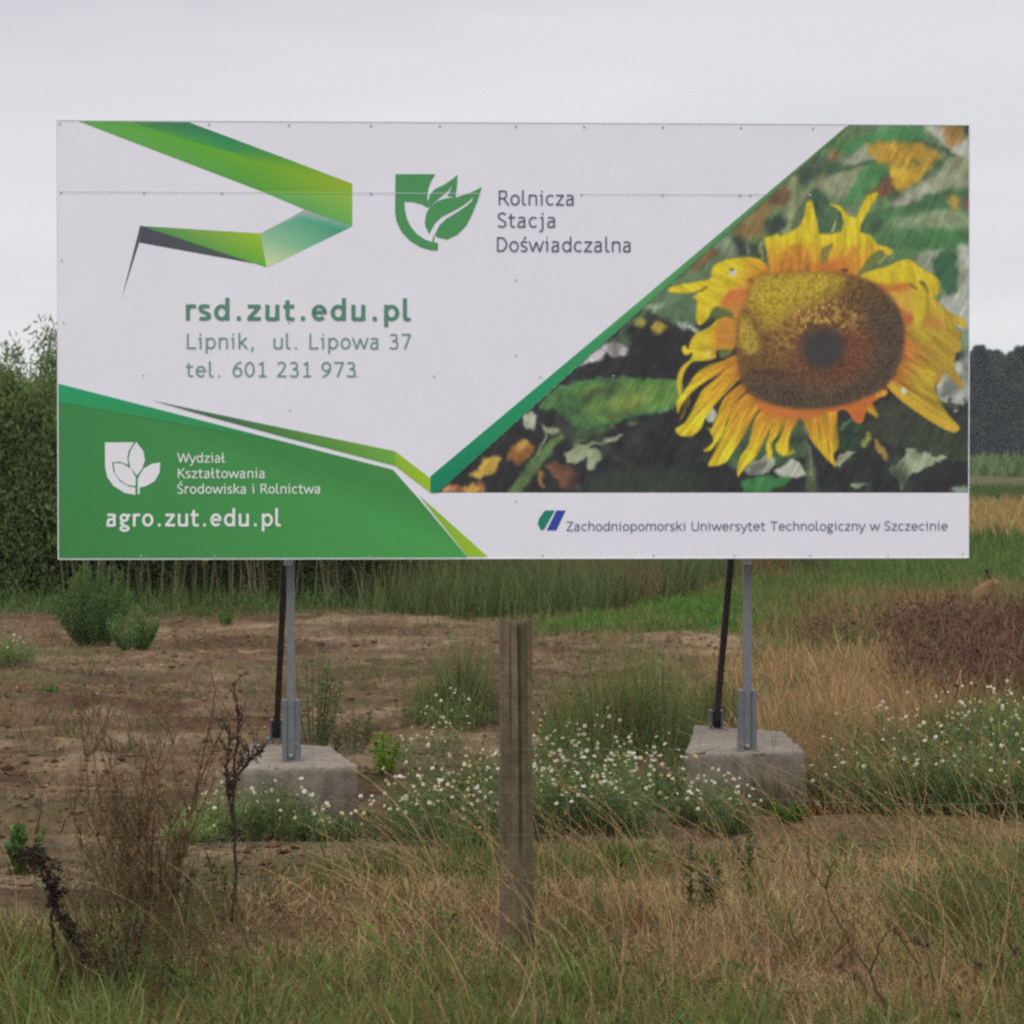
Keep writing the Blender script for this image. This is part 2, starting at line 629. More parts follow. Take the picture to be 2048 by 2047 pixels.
flat([([(117, 767), (786, 939), (840, 1000), (936, 1115), (117, 1118)], [(55, 125, 70), (62, 132, 68), (60, 130, 66), (70, 150, 75), (56, 122, 66)])],
     "printed_field", 1, label="dark green printed corner of the board")
flat([([(117, 767), (575, 885), (330, 842), (117, 804)], [(30, 150, 100), (50, 135, 75), (48, 140, 82), (42, 145, 88)]),
      ([(303, 800), (500, 842), (570, 874), (400, 828)], [(110, 130, 120), (75, 120, 70), (70, 125, 65), (60, 90, 75)]),
      ([(500, 842), (790, 902), (790, 931), (570, 874)], [(75, 120, 70), (112, 160, 60), (95, 160, 62), (70, 125, 65)]),
      ([(790, 902), (861, 956), (860, 984), (790, 931)], [(135, 172, 50), (150, 185, 40), (145, 182, 40), (130, 170, 45)]),
      ([(838, 990), (976, 1113), (936, 1113)], [(120, 165, 50), (150, 185, 40), (140, 178, 42)])],
     "printed_stripe", 2, label="lime green printed stripe")
flat([([(861, 952), (1070, 777), (1090, 791), (876, 985), (861, 985)], [(20, 128, 92), (35, 140, 95), (35, 140, 90), (15, 120, 85), (15, 120, 90)]),
      ([(1070, 777), (1284, 598), (1301, 602), (1090, 791)], [(35, 140, 95), (85, 155, 95), (70, 140, 85), (35, 140, 90)]),
      ([(1284, 598), (1692, 253.5), (1697, 253.5), (1301, 602)], [(85, 155, 95), (95, 125, 85), (90, 120, 80), (70, 140, 85)])],
     "printed_band", 3, label="slanting green band along the picture")

e1 = lambda pts: cmap(760, 330, 8.4, pts)
GREEN1 = (72, 138, 84)
flat([(e1([(260, 155), (930, 155), (870, 250), (820, 370), (793, 490), (800, 720), (700, 660), (560, 622), (410, 615), (415, 740), (450, 900), (520, 1040),
           (620, 1160), (750, 1250), (880, 1295), (975, 1310), (970, 1440), (850, 1430), (680, 1380), (500, 1270), (360, 1120), (280, 950), (255, 800)]), GREEN1),
      (e1([(802, 720), (804, 610), (850, 480), (930, 400), (1080, 330), (1200, 250), (1305, 165), (1290, 380), (1265, 545), (1130, 520), (1180, 430),
           (1235, 300), (1150, 430), (1030, 530), (930, 610), (850, 680)]), GREEN1),
      (e1([(835, 1170), (765, 1040), (755, 950), (780, 800), (850, 690), (960, 610), (1100, 560), (1300, 540), (1480, 480), (1620, 420), (1710, 365),
           (1640, 600), (1560, 800), (1450, 1020), (1300, 1170), (1130, 1250), (960, 1215), (920, 1170), (1000, 1010), (1120, 900), (1300, 790),
           (1450, 690), (1540, 610), (1575, 520), (1500, 600), (1380, 690), (1200, 790), (1040, 870), (920, 980), (840, 1130)]), GREEN1),
      (e1([(875, 1300), (900, 1180), (918, 1190), (905, 1300)]), GREEN1)],
     "emblem", 2, label="green shield emblem with two leaves")
e2 = lambda pts: cmap(200, 860, 4.025, pts)
W2 = (212, 212, 218)
flat([(e2([(40, 98), (275, 98), (235, 160), (220, 220), (228, 278), (160, 254), (98, 258), (108, 330), (160, 412), (230, 452), (285, 462), (285, 520), (200, 505), (110, 450), (60, 380), (42, 300)]), W2),
      (e2([(292, 95), (350, 170), (362, 240), (340, 310), (298, 365), (245, 300), (230, 230), (248, 160)]), W2),
      (e2([(110, 264), (180, 268), (250, 310), (288, 380), (286, 450), (220, 440), (160, 400), (120, 340)]), W2),
      (e2([(485, 260), (480, 340), (440, 410), (370, 450), (320, 460), (318, 515), (304, 515), (304, 390), (350, 310), (420, 270)]), W2)],
     "emblem", 2, label="white emblem of three leaves on green")
e3 = lambda pts: cmap(840, 600, 3.45, pts)
flat([(e3([(862, 1450), (930, 1450), (852, 1587), (832, 1582), (813, 1545), (822, 1505)]), (28, 122, 105)),
      (e3([(942, 1450), (1005, 1450), (940, 1587), (874, 1587)]), (48, 66, 152))],
     "emblem", 2, label="teal and blue slanted bar emblem")


XH, CH, AH = 523., 716., 745.


def spl(pts, k=6):
    """Open smooth line through points."""
    p = np.array(pts, float)
    p = np.concatenate([[2 * p[0] - p[1]], p, [2 * p[-1] - p[-2]]])
    out = []
    for i in range(1, len(p) - 2):
        p0, p1, p2, p3 = p[i - 1], p[i], p[i + 1], p[i + 2]
        for j in range(k):
            t = j / k
            out.append(.5 * ((2 * p1) + (-p0 + p2) * t + (2 * p0 - 5 * p1 + 4 * p2 - p3) * t * t + (-p0 + 3 * p1 - 3 * p2 + p3) * t ** 3))
    return np.array(out + [p[-2]])


def arc(cx, cy, rx, ry, a0=0, a1=360, n=28):
    a = np.radians(np.linspace(a0, a1, n))
    return np.stack([cx + rx * np.cos(a), cy + ry * np.sin(a)], 1)


def glyph(ch, w):
    """Advance and pen lines of one letter of a plain humanist sans; w = pen width."""
    h = w / 2
    l, r = 68 + h, 480 - h
    up = lambda x, y0, y1: np.array([(x, y0), (x, y1)])
    ln = lambda *p: np.array(p, float)
    dot = lambda x, y: ln((x, y), (x, y + w * 1.15))
    S = lambda H, W_: spl([(W_ * .86, H * .86), (W_ * .66, H - h), (W_ * .42, H - h), (W_ * .17 + h * .3, H * .84), (W_ * .19 + h * .3, H * .64), (W_ * .5, H * .50), (W_ * .8, H * .36), (W_ * .84 - h * .2, H * .19), (W_ * .62, h), (W_ * .38, h), (W_ * .12, H * .12)])
    g = {
        'o': (537, [arc(268, XH / 2, 228 - h, XH / 2 + 6 - h)]),
        'c': (480, [arc(272, XH / 2, 230 - h, XH / 2 + 6 - h, 48, 312)]),
        'e': (540, [np.concatenate([ln((45 + h, XH * .52), (492 - h, XH * .52)), arc(270, XH / 2, 226 - h, XH / 2 + 6 - h, 6, 318)])]),
        'd': (557, [arc(265, XH / 2, 225 - h, XH / 2 + 6 - h), up(490 - h, 0, AH)]),
        'p': (557, [arc(290, XH / 2, 225 - h, XH / 2 + 6 - h), up(l, -205, XH)]),
        'g': (502, [arc(232, 352, 182 - h, 176 - h), ln((300, 505 - h), (480, 512 - h)), spl([(150, 210), (112, 150), (150, 88), (250, 70)]), arc(246, -78, 205 - h, 140 - h)]),
        'a': (515, [spl([(85, 462), (165, XH - h + 4), (270, XH - h + 4), (385 - h * .4, 450), (412 - h, 340), (412 - h, 180), (412 - h, 0)]), spl([(412 - h, 305), (270, 300), (130, 262), (58 + h, 165), (100, 45), (200, h - 4), (320, 46), (412 - h, 140)])]),
        'n': (546, [up(l, 0, XH), spl([(l, 350), (150 + h * .5, 470), (290, XH - h + 5), (430 - h * .3, 460), (r, 330), (r, 160), (r, 0)])]),
        'h': (546, [up(l, 0, AH), spl([(l, 350), (150 + h * .5, 470), (290, XH - h + 5), (430 - h * .3, 460), (r, 330), (r, 160), (r, 0)])]),
        'm': (830, [up(l, 0, XH), spl([(l, 370), (150 + h * .5, 480), (260, XH - h + 5), (375, 470), (415, 340), (415, 160), (415, 0)]), spl([(415, 370), (490 + h * .5, 480), (600, XH - h + 5), (720 - h * .3, 470), (762 - h, 340), (762 - h, 160), (762 - h, 0)])]),
        'u': (546, [spl([(l, XH), (l, 350), (l, 190), (120 + h * .3, 60), (250, h - 5), (400 - h * .5, 55), (r, 175)]), up(r, 0, XH)]),
        'r': (389, [up(l, 0, XH), spl([(l, 330), (145 + h * .5, 455), (250, XH - h + 6), (365, XH - h - 8)])]),
        's': (412, [S(XH + 4, 400)]),
        'ś': (412, [S(XH + 4, 400), ln((180, 600), (300, 735))]),
        't': (390, [spl([(148, 670), (148, 420), (148, 190), (170, 65), (250, h - 5), (350, 40)]), ln((25, XH - h), (345, XH - h))]),
        'i': (290, [ln((55, XH - h), (150, XH - h)), up(150, 0, XH), dot(146, 625)]),
        'j': (350, [ln((90, XH - h), (200, XH - h)), spl([(200, XH), (200, 200), (200, -50), (160, -150), (50, -195)]), dot(196, 625)]),
        'l': (300, [spl([(98, AH), (98, 430), (98, 170), (118, 60), (185, h - 4), (262, 34)])]),
        'ł': (300, [spl([(98, AH), (98, 430), (98, 170), (118, 60), (185, h - 4), (262, 34)]), ln((-15, 300), (215, 430))]),
        'k': (504, [up(l, 0, AH), ln((440, XH), (l, 240)), ln((l + 95, 315), (470, 0))]),
        'w': (744, [ln((25, XH), (205, h * .4)), ln((205, h * .4), (372, XH * .94)), ln((372, XH * .94), (540, h * .4)), ln((540, h * .4), (720, XH))]),
        'y': (493, [ln((22, XH), (250, 10)), spl([(472, XH), (352, 230), (240, -40), (170, -165), (60, -198)])]),
        'z': (475, [ln((50, XH - h), (430, XH - h)), ln((400, XH - h), (78, h)), ln((42, h), (438, h))]),
        'D': (613, [up(l, 0, CH), spl([(l, h), (240, h), (440 - h, 90), (570 - h, 358), (440 - h, CH - 90), (240, CH - h), (l, CH - h)])]),
        'K': (575, [up(l, 0, CH), ln((520, CH), (l, 330)), ln((l + 110, 415), (560, 0))]),
        'L': (507, [up(l, 0, CH), ln((68, h), (480, h))]),
        'R': (582, [up(l, 0, CH), spl([(l, CH - h), (290, CH - h), (420 - h * .4, 660), (475 - h, 525), (420 - h * .4, 390), (290, 335), (l, 335)]), ln((300, 335), (555, 0))]),
        'S': (500, [S(CH + 6, 490)]),
        'Ś': (500, [S(CH + 6, 490), ln((220, 790), (345, 920))]),
        'T': (581, [ln((20, CH - h), (560, CH - h)), up(290, 0, CH)]),
        'U': (648, [spl([(l, CH), (l, 480), (l, 240), (140 + h * .3, 70), (324, h - 6), (508 - h * .3, 70), (580 - h, 240), (580 - h, 480), (580 - h, CH)])]),
        'W': (852, [ln((20, CH), (225, h * .4)), ln((225, h * .4), (425, CH * .94)), ln((425, CH * .94), (625, h * .4)), ln((625, h * .4), (832, CH))]),
        'Z': (550, [ln((55, CH - h), (510, CH - h)), ln((470, CH - h), (80, h)), ln((45, h), (515, h))]),
        '0': (524, [arc(262, CH / 2, 222 - h, CH / 2 + 4 - h)]),
        '1': (524, [up(290, 0, CH), ln((125, 575), (290, CH - h * .6)), ln((110, h), (455, h))]),
        '2': (524, [spl([(75, 600), (150, CH - h - 10), (270, CH - h + 4), (405 - h * .5, 610), (395 - h * .3, 470), (270, 270), (85, h + 15)]), ln((50, h), (470, h))]),
        '3': (524, [spl([(85, 650), (200, CH - h), (330, CH - h - 16), (420 - h, 555), (350, 430), (190, 388)]), spl([(190, 388), (370, 345), (450 - h, 205), (370, 55), (220, h - 4), (60, 62)])]),
        '6': (524, [arc(268, 228, 218 - h, 232 - h), spl([(440, CH - h * .2), (270, 615), (115 + h * .4, 430), (50 + h, 230)])]),
        '7': (524, [ln((45, CH - h), (475, CH - h)), ln((445, CH - h), (190, 0))]),
        ',': (367, [ln((195, 95), (135, -115))]),
        '.': (367, [dot(183, 0)]),
        ' ': (301, [])}
    if ch == '9':
        adv, L_ = g['6'] if False else glyph('6', w)
        return adv, [np.array([524, CH]) - q for q in L_]
    return g[ch]


def pen(line, w):
    """Quads along a pen line, square-ended, with mitred turns."""
    p = line
    keep = np.concatenate([[True], np.linalg.norm(np.diff(p, axis=0), axis=1) > 1e-6])
    p = p[keep]
    closed = np.linalg.norm(p[0] - p[-1]) < 1e-3
    d = np.diff(p, axis=0)
    d /= np.linalg.norm(d, axis=1, keepdims=True)
    nn = np.stack([-d[:, 1], d[:, 0]], 1)
    m = np.zeros_like(p)
    m[0], m[-1] = nn[0], nn[-1]
    if closed:
        m[0] = m[-1] = nn[0] + nn[-1]
    m[1:-1] = nn[:-1] + nn[1:]
    if closed:
        m[0] /= (m[0] @ m[0]) / 2
        m[-1] = m[0]
    ml = (m[1:-1] ** 2).sum(1, keepdims=True) / 2
    m[1:-1] /= np.maximum(ml, .35)
    V = np.concatenate([p + m * w / 2, p - m * w / 2])
    n = len(p)
    return V, [(n + i, n + i + 1, i + 1, i) for i in range(n - 1)]


def lettering(txt, x0, x1, base, cap, colr, w=78, track=0):
    """One line of print between columns x0 and x1 of the photograph on the row base; cap = height of a capital in pixels."""
    u0, z0 = bpt(x0, base)
    u1, _ = bpt(x1, base)
    _, zc = bpt(x0, base - cap)
    x, strokes = 0., []
    for ch in txt:
        adv, L_ = glyph(ch, w)
        strokes += [q + np.array([x, 0]) for q in L_]
        x += adv + track
    pens = [pen(q, w) for q in strokes]
    lo = min(v[:, 0].min() for v, _ in pens)
    hi = max(v[:, 0].max() for v, _ in pens)
    sx, sz = (u1 - u0) / (hi - lo), (zc - z0) / CH
    b = Buf()
    for i, (v, q) in enumerate(pens):
        b.add(np.stack([u0 + (v[:, 0] - lo) * sx, np.full(len(v), -.0036 - .0002 * (i % 5)), z0 + v[:, 1] * sz], 1), q, None, pcol(colr))
    o = b.build("lettering", M_PRINT, panel)
    o["label"] = "printed line of %s lettering" % ("white" if colr[0] > 190 else "dark grey" if colr[2] > colr[1] else "grey green")
    return o


DG = (86, 82, 102)
lettering("Rolnicza", 997.5, 1147, 410.5, 29.5, DG, 74, 14)
lettering("Stacja", 995.5, 1110, 455, 29.5, DG, 74, 14)
lettering("Doświadczalna", 994, 1261, 503.5, 29.5, DG, 74, 14)
lettering("rsd.zut.edu.pl", 372, 822, 640.5, 43.5, (82, 128, 108), 118, 30)
lettering("Lipnik,  ul. Lipowa 37", 374, 822, 697.5, 31.0, (104, 140, 127), 76, 30)
lettering("tel. 601 231 973", 372, 711, 753.5, 30.5, (104, 140, 127), 76, 30)
lettering("Wydział", 354.5, 450, 925, 19.5, (214, 222, 212), 86)
lettering("Kształtowania", 356, 529, 956, 19.5, (214, 222, 212), 86)
lettering("Środowiska i Rolnictwa", 355, 640, 987, 19.5, (214, 222, 212), 86)
lettering("agro.zut.edu.pl", 213, 562, 1052.5, 35, (216, 222, 216), 106, 10)
lettering("Zachodniopomorski Uniwersytet Technologiczny w Szczecinie", 1133, 1895, 1061, 18.5, (84, 88, 122), 70)

# rivets and sheet seams
vb = Buf()
DOT = pcol((160, 159, 167))


def rivet(px, py, r=1.9):
    u, z = bpt(px, py)
    r = r / 366
    a = np.arange(8) / 8 * 2 * math.pi
    P = [(u + r * math.cos(t), -.0052, z + r * math.sin(t)) for t in a] + [(u, -.0075, z)]
    vb.add(P, None, [(k, (k + 1) % 8, 8) for k in range(8)], DOT)


for i, x in enumerate([120, 418, 578, 742, 880, 1032, 1168, 1326, 1482, 1626]):
    rivet(x, 247.5 + .006 * (x - 119), 2.4)
for x in [122, 288, 444, 742, 1163, 1325, 1480, 1620, 1500]:
    rivet(x, 385 + .004 * (x - 119), 2.6)
for x, y in [(123, 520), (127, 645), (578, 645), (1032, 560), (1032, 710), (287, 750), (713, 752), (868, 752), (1080, 753), (1227, 752), (580, 820),
             (1032, 1002), (1085, 1110), (1307, 1110), (1468, 1110), (282, 1111), (430, 1112), (740, 1112), (1620, 1110), (1775, 1111), (1925, 1107)]:
    rivet(x, y, 1.9)
vb.build("rivet", M_STEEL, panel)
sb = Buf()
for (xa, xb, y, c) in [(121, 500, 383.5, (180, 179, 187)), (704, 790, 386, (172, 171, 180)), (1168, 1535, 388, (180, 179, 187)), (790, 960, 387, (185, 190, 190)), (500, 704, 384.8, (165, 190, 110))]:
    p = [bpt(xa, y), bpt(xb, y + (xb - xa) * .004)]
    sb.add([(p[0][0], -.0062, p[0][1] - .0016), (p[1][0], -.0062, p[1][1] - .0016), (p[1][0], -.0062, p[1][1] + .0016), (p[0][0], -.0062, p[0][1] + .0016)], [(0, 1, 2, 3)], None, pcol(c))
sb.build("sheet_seam", M_PRINT, panel)

# ---- the printed sunflower picture: a fine grid of points on the board's face, coloured like the print
IX0, IY0, IW, IH = 858, 244, 1090, 748
img = np.zeros((IH, IW, 3))
yy, xx = np.mgrid[0:IH, 0:IW]
PXX, PYY = xx + IX0, yy + IY0
prng = np.random.default_rng(3)


def blur(a, r):
    if r < 1:
        return a
    k = np.ones(2 * r + 1) / (2 * r + 1)
    for ax in (0, 1):
        pad = [(0, 0)] * a.ndim
        pad[ax] = (r, r)
        p = np.pad(a, pad, mode='edge')
        c = np.cumsum(p, axis=ax)
        z = np.zeros_like(np.take(c, [0], axis=ax))
        c = np.concatenate([z, c], axis=ax)
        n = a.shape[ax]
        hi = np.take(c, np.arange(2 * r + 1, 2 * r + 1 + n), axis=ax)
        lo = np.take(c, np.arange(0, n), axis=ax)
        a = (hi - lo) / (2 * r + 1)
    return a


def pmask(pts, soft=1):
    pts = np.asarray(pts, float)
    x0 = int(max(0, pts[:, 0].min() - IX0 - 3 * soft - 2))
    x1 = int(min(IW, pts[:, 0].max() - IX0 + 3 * soft + 3))
    y0 = int(max(0, pts[:, 1].min() - IY0 - 3 * soft - 2))
    y1 = int(min(IH, pts[:, 1].max() - IY0 + 3 * soft + 3))
    if x1 <= x0 or y1 <= y0:
        return None
    X = PXX[y0:y1, x0:x1]
    Y = PYY[y0:y1, x0:x1]
    ins = np.zeros(X.shape, bool)
    n = len(pts)
    for i in range(n):
        ax, ay = pts[i]
        bx, by = pts[(i + 1) % n]
        if ay == by:
            continue
        cond = ((ay > Y) != (by > Y)) & (X < (bx - ax) * (Y - ay) / (by - ay) + ax)
        ins ^= cond
    m = ins.astype(float)
    for _ in range(2):
        m = blur(m, soft)
    return (slice(y0, y1), slice(x0, x1)), m, X, Y


def paint(pts, colr, soft=1, smooth=True, c2=None, p1=None, p2=None, streak=0.0, amt=1.0):
    """Fill an outline; c2: second ink, blended from point p1 to point p2."""
    if smooth:
        pts = smooth_poly(pts)
    r = pmask(pts, soft)
    if r is None:
        return
    sl, m, X, Y = r
    c = np.array(colr, float)[None, None] * np.ones(X.shape + (1,))
    if c2 is not None:
        d = np.array(p2, float) - np.array(p1, float)
        t = np.clip(((X - p1[0]) * d[0] + (Y - p1[1]) * d[1]) / (d @ d), 0, 1)[..., None]
        c = c * (1 - t) + np.array(c2, float) * t
        if streak > 0:
            s = ((X - p1[0]) * -d[1] + (Y - p1[1]) * d[0]) / math.sqrt(d @ d)
            al = ((X - p1[0]) * d[0] + (Y - p1[1]) * d[1]) / math.sqrt(d @ d)
            c = c * (1 + 1.5 * streak * (vnoise(s / 3.4, al / 40, 5) - .5 + .9 * (vnoise(s / 9, al / 60, 6) - .5)))[..., None]
            c = c * (1 - .16 * (1 - blur(m, 4))[..., None])
    m = (m * amt)[..., None]
    img[sl] = img[sl] * (1 - m) + c * m


def stroke(a, b, w, colr, soft=1, c=None):
    a, b = np.array(a, float), np.array(b, float)
    c = (a + b) / 2 if c is None else np.array(c, float)
    t = np.linspace(0, 1, 12)[:, None]
    p = (1 - t) ** 2 * a + 2 * t * (1 - t) * c + t * t * b
    d = np.gradient(p, axis=0)
    d /= np.linalg.norm(d, axis=1, keepdims=True)
    nn = np.stack([-d[:, 1], d[:, 0]], 1)
    w = np.broadcast_to(np.asarray(w, float), (12,)) if np.ndim(w) == 0 else np.interp(np.linspace(0, 1, 12), np.linspace(0, 1, len(w)), w)
    paint(np.concatenate([p + nn * w[:, None] / 2, (p - nn * w[:, None] / 2)[::-1]]), colr, soft, smooth=False)


q5 = lambda pts: cmap(1300, 220, 2.927, pts)
q4 = lambda pts: cmap(840, 600, 3.45, pts)
q6 = lambda pts: cmap(1300, 600, 2.927, pts)
q1 = lambda pts: cmap(1440, 360, 5.367, pts)
qL = lambda pts: cmap(1320, 500, 4.197, pts)
q2 = lambda pts: cmap(1640, 360, 5.68, pts)
q3 = lambda pts: cmap(1640, 660, 5.68, pts)

# out-of-focus greenery above, deep shade below
tmix = sstep(600, 700, PYY + .12 * (1650 - PXX))[..., None]
img[:] = np.array([96, 122, 84.]) * (1 - tmix) + np.array([47, 48, 50.]) * tmix
for k in range(90):
    cx, cy = prng.uniform(1300, 1945), prng.uniform(250, 640)
    a, L, W_ = prng.uniform(0, 3.14), prng.uniform(15, 60), prng.uniform(5, 18)
    d = np.array([math.cos(a), math.sin(a)])
    e = np.array([-d[1], d[0]])
    c = [(72, 112, 68), (120, 140, 100), (150, 155, 130), (60, 84, 62), (96, 130, 78)][prng.integers(5)]
    paint([(cx, cy) + d * L, (cx, cy) + e * W_, (cx, cy) - d * L, (cx, cy) - e * W_], c, 4, amt=.75)
paint(q5([(640, 560), (800, 430), (810, 540), (700, 600), (660, 720), (560, 760), (490, 700)]), (138, 112, 62), 5)
paint(q5([(690, 540), (800, 450), (800, 530), (740, 560)]), (112, 84, 66), 5)
paint(q5([(240, 900), (380, 800), (420, 840), (330, 900), (270, 950)]), (120, 98, 62), 3)
paint(q5([(980, 390), (1240, 330), (1200, 420), (1120, 500), (1000, 480)]), (142, 150, 112), 6)
paint(q5([(1130, 290), (1280, 230), (1340, 300), (1200, 320)]), (150, 154, 128), 4)
paint(q5([(860, 380), (930, 300), (990, 260), (1000, 340), (930, 420), (880, 440)]), (70, 84, 70), 5)
paint(q5([(1000, 330), (1150, 330), (1280, 290), (1340, 330), (1240, 330), (1080, 370)]), (66, 96, 66), 3)
paint(q5([(1030, 250), (1180, 170), (1400, 100), (1590, 98), (1580, 175), (1300, 195), (1200, 250), (1150, 260)]), (70, 132, 76), 3)
paint(q5([(1040, 240), (1110, 230), (1120, 280), (1060, 300)]), (140, 110, 70), 4)
paint(q5([(1270, 215), (1340, 190), (1560, 190), (1690, 250), (1680, 300), (1600, 345), (1400, 350), (1330, 330)]), (178, 140, 44), 4)
paint(q5([(1395, 340), (1500, 350), (1610, 330), (1590, 385), (1530, 440), (1470, 485), (1420, 440)]), (208, 176, 44), 2, c2=(196, 150, 40), p1=q5([(1400, 340)])[0], p2=q5([(1500, 480)])[0])
stroke(*q5([(1425, 350), (1425, 190)]), 9, (196, 160, 44), 2)
stroke(*q5([(1490, 350), (1505, 265)]), 7, (200, 164, 44), 2)
paint(q5([(1540, 290), (1580, 285), (1580, 325), (1550, 320)]), (118, 128, 52), 3)
paint(q5([(1600, 100), (1710, 105), (1865, 190), (1865, 330), (1770, 250), (1690, 160)]), (178, 176, 168), 4)
paint(q5([(1710, 96), (1845, 98), (1840, 165), (1765, 215), (1730, 170)]), (168, 128, 64), 4)
paint(q5([(1835, 96), (1870, 98), (1870, 150), (1840, 150)]), (70, 68, 72), 3)
stroke(*q5([(1560, 180), (1868, 335)]), 8, (72, 92, 66), 2, c=q5([(1720, 200)])[0])
paint(q5([(1340, 610), (1400, 550), (1480, 490), (1640, 380), (1868, 250), (1868, 420), (1700, 470), (1560, 520), (1420, 610)]), (162, 164, 146), 4, c2=(140, 146, 112), p1=q5([(1350, 600)])[0], p2=q5([(1800, 300)])[0])
paint(q5([(1245, 335), (1385, 320), (1330, 440), (1260, 500), (1150, 560), (1140, 530), (1190, 440)]), (76, 134, 76), 3)
paint(q5([(1270, 490), (1400, 385), (1425, 460), (1400, 480), (1340, 510)]), (112, 78, 54), 4)
paint(q5([(930, 480), (1000, 500), (1080, 550), (1150, 560), (1060, 570), (970, 520)]), (64, 90, 66), 3)
stroke(*q5([(845, 380), (800, 740)]), 13, (150, 155, 112), 2)
stroke(*q5([(965, 415), (830, 590)]), 8, (138, 146, 100), 2)
paint(q5([(670, 650), (760, 625), (800, 660), (760, 715), (690, 725)]), (58, 72, 64), 4)
paint(q5([(470, 735), (560, 775), (660, 800), (680, 840), (540, 860), (490, 830)]), (62, 74, 62), 4)
paint(q5([(380, 780), (450, 740), (500, 830), (430, 860)]), (124, 142, 108), 4)
stroke(*q5([(572, 790), (572, 860)]), 3, (186, 190, 160), 1)
stroke(*q5([(650, 770), (655, 870)]), 8, (150, 160, 90), 2)
paint(q5([(1010, 580), (1140, 570), (1150, 680), (1060, 720), (990, 700)]), (72, 104, 70), 4)
paint(q5([(1250, 620), (1450, 560), (1700, 590), (1868, 580), (1868, 770), (1640, 830), (1440, 850), (1330, 780)]), (82, 126, 76), 3)
paint(q5([(1520, 540), (1868, 450), (1868, 560), (1560, 600)]), (70, 108, 68), 4)
paint(q5([(1430, 640), (1640, 590), (1868, 620), (1868, 690), (1640, 690), (1480, 700)]), (128, 148, 108), 4)
paint(q5([(1270, 620), (1340, 600), (1360, 690), (1290, 720)]), (66, 96, 66), 4)
paint(q5([(1450, 720), (1640, 700), (1868, 720), (1868, 790), (1600, 830)]), (70, 120, 68), 4)
paint(q5([(1740, 520), (1790, 505), (1800, 580), (1770, 600)]), (180, 140, 60), 3)
paint(q5([(1820, 520), (1868, 520), (1868, 580), (1830, 590)]), (110, 90, 76), 3)
paint(q5([(1560, 850), (1700, 810), (1680, 930), (1620, 960)]), (148, 156, 132), 4)
paint(q5([(1650, 900), (1720, 820), (1800, 860), (1810, 1020), (1765, 1110), (1690, 1000)]), (56, 98, 66), 3)
paint(q5([(1800, 820), (1868, 820), (1868, 1130), (1810, 1080)]), (160, 166, 150), 4)
stroke(*q5([(1830, 880), (1810, 1130)]), 9, (140, 152, 120), 2)
paint(q5([(1690, 1120), (1780, 1080), (1868, 1080), (1868, 1300), (1760, 1240)]), (170, 174, 162), 4)
paint(q6([(1800, 180), (1868, 180), (1868, 330), (1800, 300)]), (116, 150, 118), 4)
paint(q6([(1660, 520), (1720, 410), (1868, 330), (1868, 600), (1700, 600)]), (164, 168, 156), 3)
for cx, cy, rr in [(60, 1050, 40), (0, 1100, 60), (120, 1130, 70)]:
    paint(q5([(cx - rr, cy), (cx, cy - rr * .7), (cx + rr, cy), (cx, cy + rr * .7)]), (92, 118, 86), 3)
# left and lower leaves
paint(q4([(1330, 290), (1550, 40), (1700, 0), (1900, 0), (1910, 150), (1780, 190), (1700, 120), (1560, 90), (1420, 220)]), (84, 112, 78), 3)
paint(q4([(1540, 45), (1700, 8), (1660, 50), (1590, 75)]), (160, 170, 142), 3)
paint(q4([(1480, 130), (1540, 120), (1550, 170), (1500, 185)]), (162, 152, 66), 3)
paint(q4([(1600, 170), (1660, 140), (1700, 180), (1650, 225), (1600, 210)]), (170, 150, 52), 3)
paint(q4([(1770, 190), (1810, 150), (1915, 195), (1910, 235), (1860, 210)]), (150, 160, 142), 2)
paint(q4([(1090, 455), (1180, 370), (1300, 280), (1400, 310), (1435, 350), (1415, 385), (1330, 400), (1295, 372), (1240, 410), (1160, 430)]), (186, 182, 182), 2)
paint(q4([(1330, 280), (1430, 220), (1440, 330), (1400, 320)]), (70, 92, 68), 3)
paint(q4([(830, 700), (960, 580), (1200, 540), (1350, 528), (1560, 542), (1790, 560), (1800, 690), (1700, 765), (1400, 830), (1200, 880), (1070, 935), (1040, 850), (940, 765), (850, 750)]), (74, 122, 66), 2)
for k in range(16):
    y0 = 560 + 20 * k
    stroke(*q4([(1060 + 8 * k, 600 + 16 * k), (1780, 560 + 9 * k)]), 5, (86 + 3 * (k % 5) * 2, 134 + 3 * (k % 4), 60), 2, c=q4([(1400, 560 + 18 * k)])[0])
paint(q4([(1280, 720), (1480, 640), (1620, 660), (1500, 730), (1360, 770)]), (122, 146, 60), 5)
paint(q4([(940, 770), (1050, 830), (1060, 900), (990, 950), (940, 860)]), (58, 64, 58), 3)
paint(q4([(715, 810), (755, 760), (810, 805), (775, 890), (725, 880)]), (168, 178, 150), 2)
paint(q4([(830, 850), (880, 890), (960, 880), (960, 915), (890, 935), (850, 900)]), (160, 172, 132), 2)
stroke(*q4([(985, 930), (640, 1340)]), [10, 22, 24], (92, 124, 72), 2, c=q4([(810, 1080)])[0])
stroke(*q4([(870, 920), (800, 1090)]), 6, (130, 146, 104), 1)
paint(q4([(995, 1050), (1060, 1000), (1170, 990), (1250, 950), (1425, 905), (1400, 935), (1270, 990), (1150, 1015), (1250, 1045), (1250, 1090), (1200, 1175), (1145, 1165), (1165, 1065), (1080, 1135), (1030, 1130)]), (150, 164, 124), 1, smooth=False)
paint(q4([(1040, 990), (1200, 880), (1330, 870), (1200, 930), (1100, 990)]), (72, 112, 62), 3)
paint(q4([(330, 1210), (400, 1160), (470, 1070), (550, 1080), (520, 1190), (430, 1215)]), (196, 158, 54), 2)
